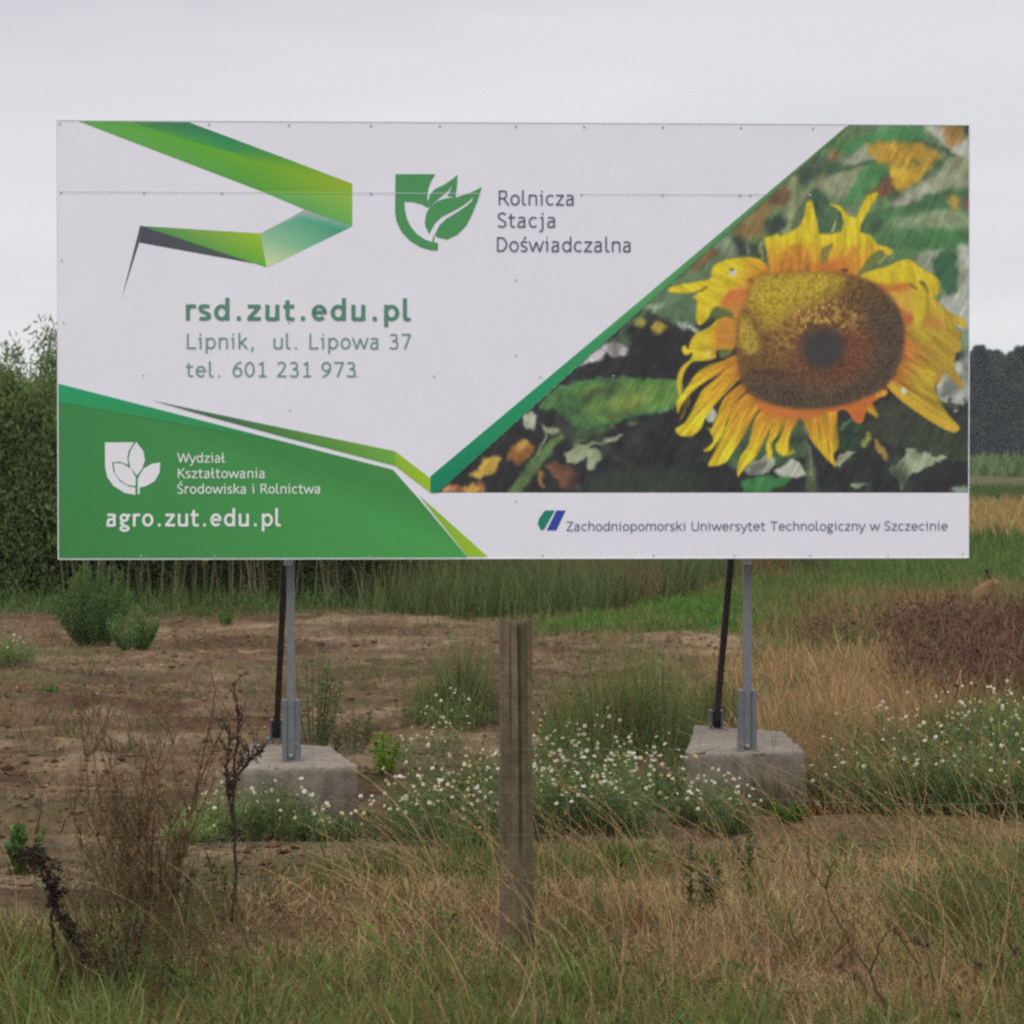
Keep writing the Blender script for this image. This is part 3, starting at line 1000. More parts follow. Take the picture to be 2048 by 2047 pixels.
paint(q4([(590, 1080), (680, 980), (770, 1000), (770, 1060), (700, 1120), (640, 1110)]), (156, 100, 48), 3)
paint(q4([(640, 1010), (740, 970), (760, 1010), (680, 1040)]), (186, 142, 60), 2)
paint(q4([(800, 1190), (830, 1200), (860, 1270), (830, 1280)]), (160, 110, 50), 2)
paint(q4([(860, 1130), (960, 1120), (1100, 1190), (1090, 1290), (1010, 1310), (920, 1220)]), (112, 76, 54), 2, c2=(84, 58, 48), p1=q4([(880, 1130)])[0], p2=q4([(1080, 1290)])[0])
for k in range(5):
    stroke(*q4([(900 + 30 * k, 1140 + 12 * k), (980 + 28 * k, 1290)]), 4, (136 - 8 * k, 92 - 6 * k, 60), 1)
paint(q4([(150, 1330), (220, 1270), (330, 1290), (420, 1230), (450, 1300), (400, 1335)]), (150, 98, 56), 2)
paint(q4([(300, 1290), (370, 1270), (400, 1310), (340, 1330)]), (206, 160, 60), 2)
paint(q4([(170, 1300), (240, 1290), (230, 1335), (160, 1335)]), (186, 130, 90), 2)
for (a, b, s) in [(1270, 1270, 60), (1400, 1215, 36), (1080, 1300, 26), (1440, 1300, 34), (1620, 1310, 50), (1330, 860, 22), (1460, 850, 26), (1690, 745, 22)]:
    paint(q4([(a - s, b + s * .3), (a, b - s * .5), (a + s, b - s * .3), (a + s * .2, b + s * .6)]), (118, 140, 108), 2)
paint(q4([(1200, 1200), (1500, 1160), (1900, 1180), (1900, 1330), (1200, 1330)]), (52, 62, 52), 8)
paint(q6([(430, 640), (560, 590), (640, 860), (560, 960), (440, 960)]), (70, 100, 66), 3)
paint(q6([(560, 700), (900, 680), (900, 900), (560, 980)]), (66, 92, 62), 4)
paint(q6([(1250, 690), (1330, 600), (1430, 560), (1560, 640), (1700, 740), (1800, 770), (1870, 700), (1870, 940), (1600, 900), (1420, 850), (1280, 790)]), (60, 62, 52), 2, c2=(62, 72, 56), p1=(1740, 800), p2=(1860, 900))
paint(q6([(1110, 740), (1200, 690), (1250, 740), (1220, 860), (1110, 870)]), (50, 76, 54), 3)
stroke(*q6([(1110, 760), (1180, 700)]), 5, (96, 120, 88), 1)
paint(q6([(1395, 995), (1460, 940), (1520, 875), (1590, 895), (1730, 915), (1680, 950), (1600, 985), (1540, 1010), (1500, 1060), (1480, 1120), (1450, 1050)]), (150, 168, 130), 1)
paint(q6([(540, 990), (700, 900), (730, 960), (640, 1020)]), (158, 166, 142), 2)
paint(q6([(730, 1000), (830, 930), (870, 950), (905, 1020), (790, 1030)]), (172, 174, 160), 1)
paint(q6([(320, 650), (370, 640), (380, 700), (340, 710)]), (168, 178, 156), 1)
stroke(*q6([(890, 690), (950, 1120)]), [14, 17, 26], (80, 94, 66), 2)
stroke(*q6([(905, 700), (945, 1060)]), 3, (120, 134, 100), 1)
paint(q6([(530, 1060), (650, 1030), (830, 1035), (720, 1115), (600, 1135)]), (58, 128, 66), 2)
paint(q6([(1085, 940), (1140, 890), (1195, 880), (1150, 930), (1095, 975)]), (150, 160, 116), 1)
paint(q6([(1228, 845), (1250, 785), (1275, 775), (1288, 795), (1255, 850)]), (166, 166, 58), 1)
paint(q6([(1308, 805), (1360, 850), (1395, 945), (1330, 890)]), (146, 120, 56), 1)
paint(q6([(1180, 1080), (1210, 1060), (1290, 1070), (1200, 1095)]), (130, 148, 112), 1)
paint(q6([(1770, 1120), (1820, 1080), (1868, 1110), (1860, 1135)]), (120, 146, 124), 2)
stroke(*q6([(1700, 610), (1866, 640)]), 5, (54, 60, 54), 1, c=q6([(1790, 590)])[0])
stroke(*q6([(1755, 560), (1760, 680)]), 4, (54, 60, 54), 1)
stroke(*q6([(1840, 570), (1850, 640)]), 5, (54, 60, 54), 1)
paint(q6([(1700, 640), (1760, 640), (1770, 700), (1870, 640), (1870, 790), (1760, 780)]), (58, 62, 56), 2)
paint(q6([(1775, 640), (1805, 640), (1790, 670)]), (150, 156, 142), 1)
img[:] = img * (1 + .10 * (fbm(PXX / 30, PYY / 30, 71) - .5)[..., None])

for k in range(60):
    cx, cy = prng.uniform(1120, 1940), prng.uniform(690, 980)
    a, L, W_ = prng.uniform(0, 3.14), prng.uniform(12, 50), prng.uniform(4, 14)
    d = np.array([math.cos(a), math.sin(a)])
    e = np.array([-d[1], d[0]])
    paint([(cx, cy) + d * L, (cx, cy) + e * W_, (cx, cy) - d * L, (cx, cy) - e * W_], [(58, 66, 54), (40, 42, 46), (62, 76, 58), (52, 50, 50)][prng.integers(4)], 5, amt=.55)
# the shapes run into each other like leaves out of focus
wx_ = (fbm(PXX / 16, PYY / 16, 81, 3) - .5) * 16
wy_ = (fbm(PXX / 16 + 50, PYY / 16, 83, 3) - .5) * 16
img[:] = img[np.clip((yy + wy_).astype(int), 0, IH - 1), np.clip((xx + wx_).astype(int), 0, IW - 1)]
upz = (1 - sstep(560, 700, PYY + .12 * (1650 - PXX)))[..., None]
img[:] = img * (1 - upz * .45) + blur(blur(img, 3), 2) * upz * .45
vein = vnoise((PXX + .5 * PYY) / 5, (PYY - .5 * PXX) / 34, 87) - .5
img[:] = img * (1 + .20 * vein + .34 * (fbm(PXX / 22, PYY / 22, 89, 4) - .5))[..., None]
img[:] = blur(img, 1)
g_ = img.mean(axis=2, keepdims=True)
img[:] = g_ + (img - g_) * .84
# petals
YEL, OCH, ORA, RED = (206, 184, 44), (182, 156, 52), (200, 138, 48), (190, 104, 56)
for k in range(46):                                    # petals lying behind
    a = prng.uniform(0, 6.283)
    if .5 < a < 2.9 and prng.random() < .55:
        continue
    r0, r1 = 100, prng.uniform(165, 205)
    e_ = np.array([math.cos(a), math.sin(a) * .9])
    f_ = np.array([-e_[1], e_[0]])
    o_ = np.array([1640., 690.])
    bnd = prng.normal(0, 14)
    W_ = prng.uniform(10, 20)
    paint([o_ + e_ * r0 - f_ * W_, o_ + e_ * (r0 + r1) / 2 - f_ * (W_ - bnd * .5), o_ + e_ * r1 + f_ * bnd, o_ + e_ * (r0 + r1) / 2 + f_ * (W_ + bnd * .5), o_ + e_ * r0 + f_ * W_],
          (176, 118, 46), 2, c2=(188, 158, 46), p1=tuple(o_ + e_ * 120), p2=tuple(o_ + e_ * r1), streak=.25)
paint(q1([(540, 1020), (505, 800), (468, 612), (560, 600), (615, 570), (650, 605), (740, 560), (850, 500), (900, 390), (922, 250), (960, 215), (988, 222), (1020, 350), (1050, 470),
          (1062, 575), (1200, 578), (1305, 552), (1328, 450), (1300, 345), (1235, 295), (1165, 264), (1190, 246), (1290, 280), (1390, 385), (1450, 412), (1500, 320), (1535, 240), (1580, 165), (1690, 118), (1702, 160),
          (1590, 340), (1512, 480), (1505, 560), (1620, 590), (1690, 690), (1800, 720), (1850, 790), (1790, 800), (1720, 750), (1600, 830), (1520, 960), (1450, 1060), (1300, 1040), (1100, 980), (1000, 1010), (800, 1040), (640, 1030)]),
      YEL, 1, smooth=False, c2=ORA, p1=q1([(1000, 640)])[0], p2=q1([(1000, 900)])[0], streak=.14)
paint(q1([(640, 1010), (680, 860), (720, 740), (800, 700), (880, 690), (960, 820), (980, 960), (820, 1020)]), (198, 138, 48), 3, c2=(182, 118, 50), p1=q1([(800, 720)])[0], p2=q1([(800, 1000)])[0], streak=.2)
paint(q1([(1000, 930), (1180, 850), (1320, 860), (1420, 700), (1480, 760), (1400, 900), (1440, 1040), (1250, 1010)]), (190, 112, 52), 3, c2=(196, 140, 48), p1=q1([(1180, 950)])[0], p2=q1([(1450, 750)])[0])
paint(q1([(1075, 770), (1120, 715), (1215, 682), (1180, 770), (1130, 900), (1090, 905)]), (128, 118, 58), 1)
paint(q1([(1300, 960), (1370, 955), (1375, 985), (1310, 990)]), (104, 62, 38), 1)
paint(q1([(1455, 1050), (1530, 940), (1610, 825), (1720, 755), (1790, 785), (1700, 880), (1520, 1000)]), (108, 120, 62), 1)
stroke(*q1([(1700, 900), (1860, 740)]), 5, (140, 148, 80), 1)
stroke(*q1([(1205, 560), (1255, 395)]), [5, 1], (176, 178, 120), 1)
paint(q1([(1740, 720), (1820, 740), (1850, 790), (1780, 800)]), (206, 172, 50), 1)
L = qL
paint(L([(930, 210), (860, 90), (740, 60), (600, 70), (480, 110), (430, 170), (418, 240), (270, 270), (120, 302), (65, 330), (110, 360), (240, 362), (335, 340), (270, 400), (310, 430), (300, 560), (330, 632), (400, 580),
         (460, 480), (540, 510), (620, 560), (720, 540), (800, 440), (810, 340), (870, 280)]), YEL, 1, c2=ORA, p1=L([(560, 300)])[0], p2=L([(760, 400)])[0], streak=.12)
paint(L([(500, 480), (570, 350), (700, 330), (800, 350), (800, 480), (720, 545), (620, 555)]), (192, 112, 58), 3, c2=(186, 128, 56), p1=L([(640, 360)])[0], p2=L([(640, 520)])[0])
paint(L([(720, 240), (800, 230), (860, 260), (800, 330), (740, 310)]), (188, 132, 48), 3)
paint(L([(740, 240), (790, 255), (800, 285), (750, 265)]), (120, 78, 40), 1)
paint(L([(575, 190), (605, 158), (645, 185), (615, 222)]), (188, 190, 190), 1)
paint(L([(585, 165), (605, 150), (620, 170), (600, 180)]), (110, 108, 60), 1)
stroke(*L([(330, 350), (400, 305)]), 4, (110, 100, 40), 1)
paint(L([(430, 560), (470, 480), (600, 520), (600, 560), (500, 570)]), (92, 106, 62), 2)
paint(L([(600, 575), (490, 575), (420, 640), (300, 700), (252, 770), (242, 830), (205, 798), (180, 828), (212, 885), (275, 862), (252, 930), (330, 932), (465, 912), (480, 840), (600, 850), (650, 700)]), YEL, 1, c2=ORA, p1=L([(380, 700)])[0], p2=L([(560, 720)])[0], streak=.15)
paint(L([(470, 640), (560, 580), (640, 600), (650, 800), (560, 800), (480, 780)]), (190, 130, 54), 3)
stroke(*L([(410, 840), (400, 900)]), 8, (216, 200, 110), 2)
paint(L([(500, 850), (580, 830), (590, 880), (510, 905)]), (98, 110, 60), 1)
stroke(*L([(270, 925), (178, 1240)]), [4, 11, 10, 5], (202, 176, 42), 1, c=L([(120, 1020)])[0])
for pts, a, b in [
    ([(640, 880), (520, 930), (420, 962), (310, 1030), (225, 1150), (150, 1255), (135, 1325), (152, 1372), (185, 1300), (270, 1190), (400, 1095), (560, 1010), (660, 960)], (600, 920), (250, 1120)),
    ([(250, 1200), (246, 1290), (200, 1370), (155, 1435), (195, 1390), (232, 1310)], (240, 1200), (180, 1420)),
    ([(660, 960), (560, 1000), (430, 1110), (350, 1180), (275, 1330), (205, 1450), (130, 1498), (160, 1555), (260, 1562), (345, 1500), (385, 1400), (490, 1270), (630, 1120), (700, 1040)], (640, 1010), (300, 1380)),
    ([(700, 1120), (600, 1180), (520, 1270), (475, 1400), (420, 1500), (365, 1455), (420, 1530), (445, 1610), (360, 1682), (420, 1682), (520, 1560), (565, 1420), (620, 1290), (720, 1190)], (660, 1160), (450, 1560)),
    ([(780, 1190), (680, 1240), (600, 1320), (562, 1450), (500, 1600), (430, 1740), (408, 1815), (540, 1790), (610, 1700), (705, 1560), (790, 1400), (850, 1290)], (760, 1240), (520, 1680)),
    ([(900, 1320), (815, 1380), (770, 1500), (740, 1640), (672, 1730), (646, 1850), (656, 1905), (700, 1840), (800, 1740), (872, 1610), (922, 1500), (970, 1360)], (900, 1360), (740, 1680)),
    ([(1000, 1320), (930, 1480), (912, 1560), (886, 1650), (918, 1765), (942, 1700), (936, 1620), (1000, 1540), (1050, 1400)], (1000, 1360), (915, 1640)),
    ([(1150, 1330), (1060, 1420), (1010, 1560), (965, 1650), (1010, 1720), (1090, 1722), (1135, 1690), (1112, 1668), (1085, 1690), (1092, 1560), (1150, 1440)], (1110, 1380), (1020, 1650))]:
    paint(L(pts), ORA, 1, c2=YEL, p1=L([a])[0], p2=L([b])[0], streak=.22)
    stroke(L([a])[0], L([b])[0], [3, 2], (176, 120, 44), 2)
paint([(1600, 818), (1612, 855), (1622, 880), (1640, 903), (1656, 921), (1672, 932), (1667, 910), (1677, 894), (1675, 854), (1671, 815), (1640, 812)], ORA, 1, c2=(196, 164, 46), p1=(1640, 820), p2=(1652, 890), streak=.25)
stroke((1646, 835), (1660, 905), 3, (168, 112, 44), 1)
paint(q3([(0, 860), (300, 800), (480, 740), (640, 690), (745, 665), (770, 720), (650, 790), (545, 880), (482, 1045), (400, 1045), (330, 950), (270, 905), (150, 930), (0, 900)]), (190, 106, 50), 1)
for dx in (480, 640, 690, 720):
    stroke(*q3([(dx, 740 - (dx - 480) * .18), (dx + 25, 790 - (dx - 480) * .2)]), 6, (206, 164, 60), 1)
paint(L([(800, 1200), (900, 1250), (1100, 1330), (1343, 1330), (1343, 1400), (1100, 1420), (950, 1400), (820, 1330)]), (188, 112, 52), 3)
paint(q2([(430, 1115), (560, 1030), (760, 980), (880, 920), (1000, 900), (1060, 930), (1200, 1030), (1310, 1090), (1362, 1180), (1335, 1310), (1290, 1330), (1400, 1440), (1520, 1530), (1645, 1585), (1652, 1680), (1540, 1640),
          (1565, 1760), (1565, 1960), (900, 1960), (880, 1700), (900, 1470), (720, 1290), (560, 1170)]), YEL, 1, c2=OCH, p1=q2([(1000, 1100)])[0], p2=q2([(1100, 1500)])[0], streak=.12)
paint(q2([(540, 1165), (800, 1185), (1000, 1165), (1080, 1200), (1000, 1240), (1060, 1290), (960, 1400), (860, 1420), (720, 1290)]), (188, 118, 54), 3)
paint(q2([(760, 1290), (900, 1260), (1050, 1260), (1060, 1400), (980, 1480), (880, 1440)]), (196, 156, 62), 3)
paint(q2([(860, 1460), (1040, 1520), (1060, 1600), (940, 1720), (880, 1900), (840, 1700)]), (176, 104, 60), 3)
paint(q2([(1150, 1560), (1320, 1560), (1420, 1640), (1330, 1760), (1180, 1700)]), (178, 128, 58), 5)
paint(q2([(1050, 1310), (1110, 1250), (1190, 1290), (1192, 1480), (1150, 1620), (1105, 1712), (1075, 1620)]), (190, 168, 50), 1)
paint(q2([(1010, 1180), (1060, 1195), (1110, 1240), (1060, 1235)]), (108, 104, 50), 1)
paint(q2([(1120, 1150), (1190, 1165), (1235, 1290), (1180, 1220)]), (104, 106, 50), 1)
paint(q3([(960, 0), (1565, 0), (1582, 130), (1530, 330), (1542, 470), (1620, 580), (1632, 655), (1560, 620), (1450, 520), (1380, 420), (1200, 250)]), OCH, 1, c2=(172, 142, 54), p1=q3([(1000, 50)])[0], p2=q3([(1450, 400)])[0], streak=.12)
paint(q3([(700, 560), (860, 745), (1100, 930), (1330, 1085), (1480, 1152), (1562, 1140), (1582, 1100), (1460, 960), (1380, 840), (1330, 740), (1302, 640), (1350, 540), (1400, 460), (1360, 300), (1150, 150), (960, 0), (880, 100), (860, 300), (780, 440)]),
      (186, 108, 58), 1, c2=OCH, p1=q3([(880, 320)])[0], p2=q3([(1180, 500)])[0], streak=.2)
paint(q3([(700, 540), (780, 560), (1000, 740), (1300, 960), (1560, 1110), (1480, 1150), (1100, 925), (860, 745)]), (196, 160, 56), 1)
paint(q3([(960, 20), (1150, 150), (1370, 330), (1400, 440), (1180, 260), (1000, 100)]), (160, 128, 52), 2)
paint(q3([(1320, 470), (1400, 440), (1390, 540), (1310, 640)]), (164, 130, 62), 3)
paint(q3([(915, 670), (950, 645), (990, 690), (970, 725), (930, 715)]), (190, 196, 172), 1)
paint(q3([(780, 500), (1000, 640), (1120, 740), (950, 640)]), (150, 92, 48), 2)
for a, b in [((1010, 60), (1500, 380)), ((920, 330), (1260, 700)), ((900, 420), (1200, 820))]:
    stroke(*q3([a, b]), [2, 4, 1], (160, 124, 50), 1)

# seed head
disc = [(1497, 592), (1507, 560), (1530, 550), (1580, 546), (1640, 545), (1690, 548), (1738, 562), (1775, 588), (1800, 625), (1809, 665), (1803, 715), (1785, 755), (1750, 785), (1700, 805), (1640, 817), (1570, 813), (1515, 797), (1487, 768), (1476, 722), (1473, 680), (1478, 640)]
paint(disc, (136, 86, 50), 6)
dm = pmask(smooth_poly(disc), 3)
sl, m, X, Y = dm
cx, cy = 1646., 698.
dx, dy = (X - cx), (Y - cy) * 1.1
r = np.hypot(dx, dy)
ang = np.arctan2(dy, dx)
c = img[sl].copy()


def mixc(c, col, w):
    w = np.clip(w, 0, 1)[..., None]
    return c * (1 - w) + np.array(col, float) * w


wob = vnoise(X / 22, Y / 22, 14) - .5
rw = r + 10 * wob
c = mixc(c, (84, 68, 54), .85 + 0 * r)
c = mixc(c, (104, 74, 54), sstep(38, 58, rw) * (1 - sstep(80, 125, rw)))
c = mixc(c, (108, 68, 52), sstep(-.3, 1., np.cos(ang - .5)) * sstep(38, 55, rw) * (1 - sstep(62, 105, rw)) * .8)
c = mixc(c, (132, 96, 52), sstep(-.3, .9, np.cos(ang + 2.2)) * sstep(50, 85, rw) * .8)
c = mixc(c, (86, 74, 60), sstep(78, 125, rw) * sstep(-.4, .7, np.cos(ang - .7)) * .8)
low = Y - 748 + .00028 * (X - 1640) ** 2
c = mixc(c, (84, 72, 58), sstep(-4, 22, low) * .75)
c = mixc(c, (80, 58, 50), np.exp(-(low / 6) ** 2) * (1 - sstep(1660, 1740, X)) * sstep(1480, 1530, X) * .7)
c = mixc(c, (64, 60, 60), 1 - sstep(28, 50, rw))
full = np.zeros((IH, IW))
full_y = np.zeros((IH, IW))
for pts_, soft_, col_, amt_ in [([(1470, 600), (1490, 535), (1560, 530), (1650, 534), (1690, 556), (1676, 584), (1640, 602), (1600, 620), (1566, 642), (1540, 660), (1520, 655), (1508, 625)], 8, (172, 146, 50), .92),
                                ([(1512, 575), (1580, 556), (1655, 556), (1640, 584), (1580, 604), (1530, 624)], 10, (196, 172, 52), .6),
                                ([(1488, 626), (1500, 640), (1514, 668), (1520, 692), (1502, 710), (1480, 692), (1476, 656)], 5, (176, 150, 60), .95)]:
    yl = pmask(smooth_poly(pts_), soft_)
    full[:] = 0
    full[yl[0]] = yl[1]
    c = mixc(c, col_, full[sl] * amt_)
    full_y = np.maximum(full_y, full)
# spiralling florets, short radial flecks
dots, dark = np.zeros((IH, IW)), np.zeros((IH, IW))
k = np.arange(30, 2600)
rr = 3.15 * np.sqrt(k)
th = k * 2.399963
wt = prng.uniform(.3, 1.0, len(k))
for tt_ in np.linspace(-3.2, 3.2, 7):
    for ox in (0, 1):
        jx = np.clip((cx + (rr + tt_) * np.cos(th) - IX0).astype(int) + ox, 0, IW - 1)
        jy = np.clip((cy + (rr + tt_) * np.sin(th) / 1.1 - IY0).astype(int), 0, IH - 1)
        dots[jy, jx] = np.maximum(dots[jy, jx], wt)
        jx = np.clip((cx + (rr + tt_ * .7) * np.cos(th + 3.4 / rr) - IX0).astype(int) + ox, 0, IW - 1)
        jy = np.clip((cy + (rr + tt_ * .7) * np.sin(th + 3.4 / rr) / 1.1 + 1 - IY0).astype(int), 0, IH - 1)
        dark[jy, jx] = np.maximum(dark[jy, jx], wt)
dots, dark = blur(dots, 1), blur(dark, 1)
up = sstep(-.3, .7, np.cos(ang + 1.9))
edge_ = sstep(34, 52, r)
c = c * (1 + (dots[sl] * .5 - dark[sl] * .75)[..., None] * (edge_ * (1 - .55 * full_y[sl]))[..., None])
c = c * (1 - .18 * sstep(.55, .75, vnoise(X / 4, Y / 4, 18)) * edge_)[..., None]
hl = np.clip(dots[sl] * 1.6, 0, 1) * up * sstep(48, 60, r) * (1 - sstep(92, 125, r)) * sstep(.35, .6, vnoise(X / 7, Y / 7, 8))
c = mixc(c, (214, 176, 76), hl * .95)
rd = np.clip(dots[sl] * 1.4, 0, 1) * (1 - up) * sstep(46, 58, r) * (1 - sstep(84, 110, r))
c = mixc(c, (146, 92, 62), rd * .55)
c = c * (1 + .3 * (prng.random(c.shape[:2]) - .5))[..., None]
img[sl] = img[sl] * (1 - m[..., None]) + c * m[..., None]
img[:] = blur(img, 1)
img[:] = np.clip(img * (1 + .09 * (prng.random((IH, IW, 1)) - .5)) * (1 + .13 * (fbm(PXX / 7, PYY / 7, 95, 3) - .5) + .08 * (fbm(PXX / 26, PYY / 26, 97, 2) - .5))[..., None], 0, 255)

STEP = 1.5
gxs = np.arange(862, 1938.6, STEP)
gys = np.arange(248, 985.6, STEP)
QX, QY = np.meshgrid(gxs, gys)
jx = np.clip((QX - IX0).round().astype(int), 0, IW - 1)
jy = np.clip((QY - IY0).round().astype(int), 0, IH - 1)
C8 = img[jy, jx] / 255.0
CL = np.where(C8 <= .04045, C8 / 12.92, ((C8 + .055) / 1.055) ** 2.4) / K_PRINT
CL = np.minimum(CL, .92)
bl = (QX + .0 - 1024) / F_PX
bdy = CP + (1023.5 - QY) / F_PX * SP
bdz = -SP + (1023.5 - QY) / F_PX * CP
tt = (Vector((XL, 14.89, -CAM_Z)).dot(bn)) / (bl * bn.x + bdy * bn.y)
U = (bl * tt - XL) * bu.x + (bdy * tt - 14.89) * bu.y
ZZ = CAM_Z + bdz * tt
_, zlow = bpt(1400, 985)
U = np.clip(U, 0, B_W - .001)
ZZ = np.clip(ZZ, Z0, Z1 - .001)
ph, pw = QX.shape
line = np.interp(gys, [253.5, 602, 985], [1695, 1300, 874])
i0 = (np.arange(ph - 1)[:, None] * pw + np.arange(pw - 1)[None, :])
ok = (QX[:-1, :-1] >= line[:-1, None])
ii = i0[ok]
sb2 = Buf()
V = np.stack([U.ravel(), np.full(U.size, -.0012), ZZ.ravel()], 1)
used = np.unique(np.concatenate([ii, ii + 1, ii + pw, ii + pw + 1]))
remap = np.full(U.size, -1)
remap[used] = np.arange(len(used))
sb2.add(V[used], np.stack([remap[ii + pw], remap[ii + pw + 1], remap[ii + 1], remap[ii]], 1), None, CL.reshape(-1, 3)[used])
o = sb2.build("sunflower_picture", M_PRINT, panel)
o["label"] = "printed close-up picture of a yellow sunflower over dark leaves"
del img, dots, dark, full

# posts and braces (parts of the billboard, in its own coordinates)
inv = Matrix.LocRotScale(b_root.location, b_root.rotation_euler, None).inverted()
GREY = alb(112, 114, 118, .9)
GREY2 = alb(100, 102, 106, .9)
DARKS = alb(52, 46, 44, .8)


def toB(p):
    return inv @ Vector(p)


def post(pxt, pxb, yb, Yp, zt, foot_px, foot_Y, top_x):
    b = at_y(pxb, yb, Yp)
    t = at_y(pxt, 1118, Yp)
    base = Vector((b.x, Yp, zt))
    top = Vector((t.x, Yp, Z1 - .1))
    s = Buf()
    s.bar(toB(base + Vector((0, 0, .01))), toB(top), .043, .05, GREY)
    o = s.build("post", M_STEEL, b_root)
    c = Buf()
    for dx in (-.0365, .0365):                          # welded side channels of the foot, a dark gap either side of the post
        q = base + Vector((dx, 0, .004))
        c.bar(toB(q), toB(q + Vector((0, 0, .33))), .026, .085, GREY2)
    c.bar(toB(base + Vector((0, .04, .004))), toB(base + Vector((0, .04, .33))), .098, .012, GREY2 * .7)
    c.bar(toB(base + Vector((0, 0, .0))), toB(base + Vector((0, 0, .006))), .12, .13, GREY2)
    c.build("foot_channel", M_STEEL, o)
    k = Buf()
    k.tube([toB(base + Vector((0, -.026, .03))), toB(base + Vector((0, -.04, .03)))], .009, alb(170, 170, 170), 8)
    k.build("bolt", M_STEEL, o)
    h = Buf()
    h.bar(toB(Vector((t.x, Yp - .03, Z0 - .045))), toB(Vector((t.x, Yp - .03, Z0 - .008))), .05, .012, alb(178, 178, 182))
    h.build("clamp", M_STEEL, o)
    foot = at_y(foot_px, 1460, foot_Y)
    foot.z = zt
    r = Buf()
    r.bar(toB(foot + Vector((0, 0, .03))), toB((top_x, Yp + .09, 2.6)), .036, .036, DARKS)
    br = r.build("brace", M_BRACE, b_root)
    f = Buf()
    for dx in (-.032, .032):
        f.bar(toB(foot + Vector((dx, .01, .0))), toB(foot + Vector((dx, .01, .11))), .014, .1, GREY2 * .8)
    f.bar(toB(foot + Vector((0, .03, .0))), toB(foot + Vector((0, .03, .10))), .07, .02, GREY2 * .6)
    f.bar(toB(foot + Vector((0, .0, -.002))), toB(foot + Vector((0, .0, .004))), .12, .14, GREY2 * .8)
    f.build("foot_bracket", M_STEEL, br)
    return base


ZL, ZR = .315, .36
post(577, 583, 1520, 15.12, ZL, 553, 16.3, -1.20)
post(1493, 1494, 1490, 15.22, ZR, 1432, 16.42, 1.33)


# concrete footings: rough cast blocks, each a thing
def block(corners, zt, name, label):
    b = Buf()
    n = len(corners)
    rows = [(-.25, .02)] + [(zz, .012 * (1 - zz / zt)) for zz in np.linspace(0, zt - .045, 12)] + [(zt - .022, .0), (zt - .006, -.005), (zt, -.016)]
    lip = len(rows) - 3
    cen = sum((Vector((c.x, c.y, 0)) for c in corners), Vector()) / n
    ring = []
    K = 40
    for i in range(n):
        p, q = corners[i], corners[(i + 1) % n]
        for k in range(K):
            ring.append(p.lerp(q, k / K))
    for j, (z, grow) in enumerate(rows):
        for p in ring:
            d = Vector((p.x, p.y, 0)) - cen
            dd = d.normalized()
            # rounded arrises between the faces
            q = Vector((p.x, p.y, 0)) + dd * grow
            jx = (fbm(p.x * 9 + z * 4, p.y * 9 + z * 7, 61) - .5) * .022 + (fbm(p.x * 30 + z * 25, p.y * 30 + z * 31, 64) - .5) * .008 - (.02 * max(0, float(fbm(p.x * 22, p.y * 22 + j, 62)) - .6) * 6 if j >= lip else 0)
            q = q + dd * float(jx)
            zz = z + (float(fbm(p.x * 7, p.y * 7, 63)) - .5) * (.03 if j >= lip else 0)
            b.add([(q.x, q.y, zz)])
    m = n * K
    Q = []
    for j in range(len(rows) - 1):
        for k in range(m):
            k2 = (k + 1) % m
            Q.append((j * m + k, j * m + k2, (j + 1) * m + k2, (j + 1) * m + k))
    top0 = (len(rows) - 1) * m
    b.add([(cen.x, cen.y, zt)])
    T = [(top0 + k, top0 + (k + 1) % m, len(rows) * m) for k in range(m)]
    allv = np.concatenate(b.v)
    colr = alb(134, 125, 113)[None] * (.72 + .56 * fbm(allv[:, 0] * 4, allv[:, 2] * 6 + allv[:, 1] * 3, 65))[:, None]
    side = sstep(zt - .004, zt - .03, allv[:, 2])[:, None] * (.55 + .45 * fbm(allv[:, 0] * 5, allv[:, 2] * 2.5, 66))[:, None]  # upright faces darker than the top: shade painted into the colour
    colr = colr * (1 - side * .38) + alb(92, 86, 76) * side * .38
    drip = (sstep(.5, .72, vnoise((allv[:, 0] + allv[:, 1]) * 26, allv[:, 2] * 3, 68)) * sstep(zt, zt - .05, allv[:, 2]) * .35)[:, None]
    colr = colr * (1 - drip) + alb(78, 72, 62) * drip
    form = (np.exp(-((allv[:, 2] - zt * .48) / .012) ** 2) * .3)[:, None]
    colr = colr * (1 - form) + alb(84, 78, 68) * form
    mud_shade = (sstep(.22, .0, allv[:, 2] + .08 * (fbm(allv[:, 0] * 6, allv[:, 1] * 6, 69) - .5)) * .65)[:, None]  # brown mud tint low on the faces, with shade painted in
    colr = colr * (1 - mud_shade) + alb(92, 74, 56) * mud_shade
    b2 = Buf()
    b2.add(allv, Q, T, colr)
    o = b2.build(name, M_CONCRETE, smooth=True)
    o.data.polygons.foreach_set("use_smooth", np.ones(len(o.data.polygons), bool))
    return tag(o, label, "concrete block", "footings of the billboard")


def cr(px, py, z):
    return ground(px, py, z)


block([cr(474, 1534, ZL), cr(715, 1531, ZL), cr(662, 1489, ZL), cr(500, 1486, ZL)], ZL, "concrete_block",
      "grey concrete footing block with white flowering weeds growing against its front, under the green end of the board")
bpy.data.objects["concrete_block"]["label"] = "concrete footing block under the green end, white flowers against its front"
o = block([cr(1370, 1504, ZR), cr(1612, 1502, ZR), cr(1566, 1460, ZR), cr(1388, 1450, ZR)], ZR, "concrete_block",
          "concrete footing block below the sunflower picture, its front mostly bare")

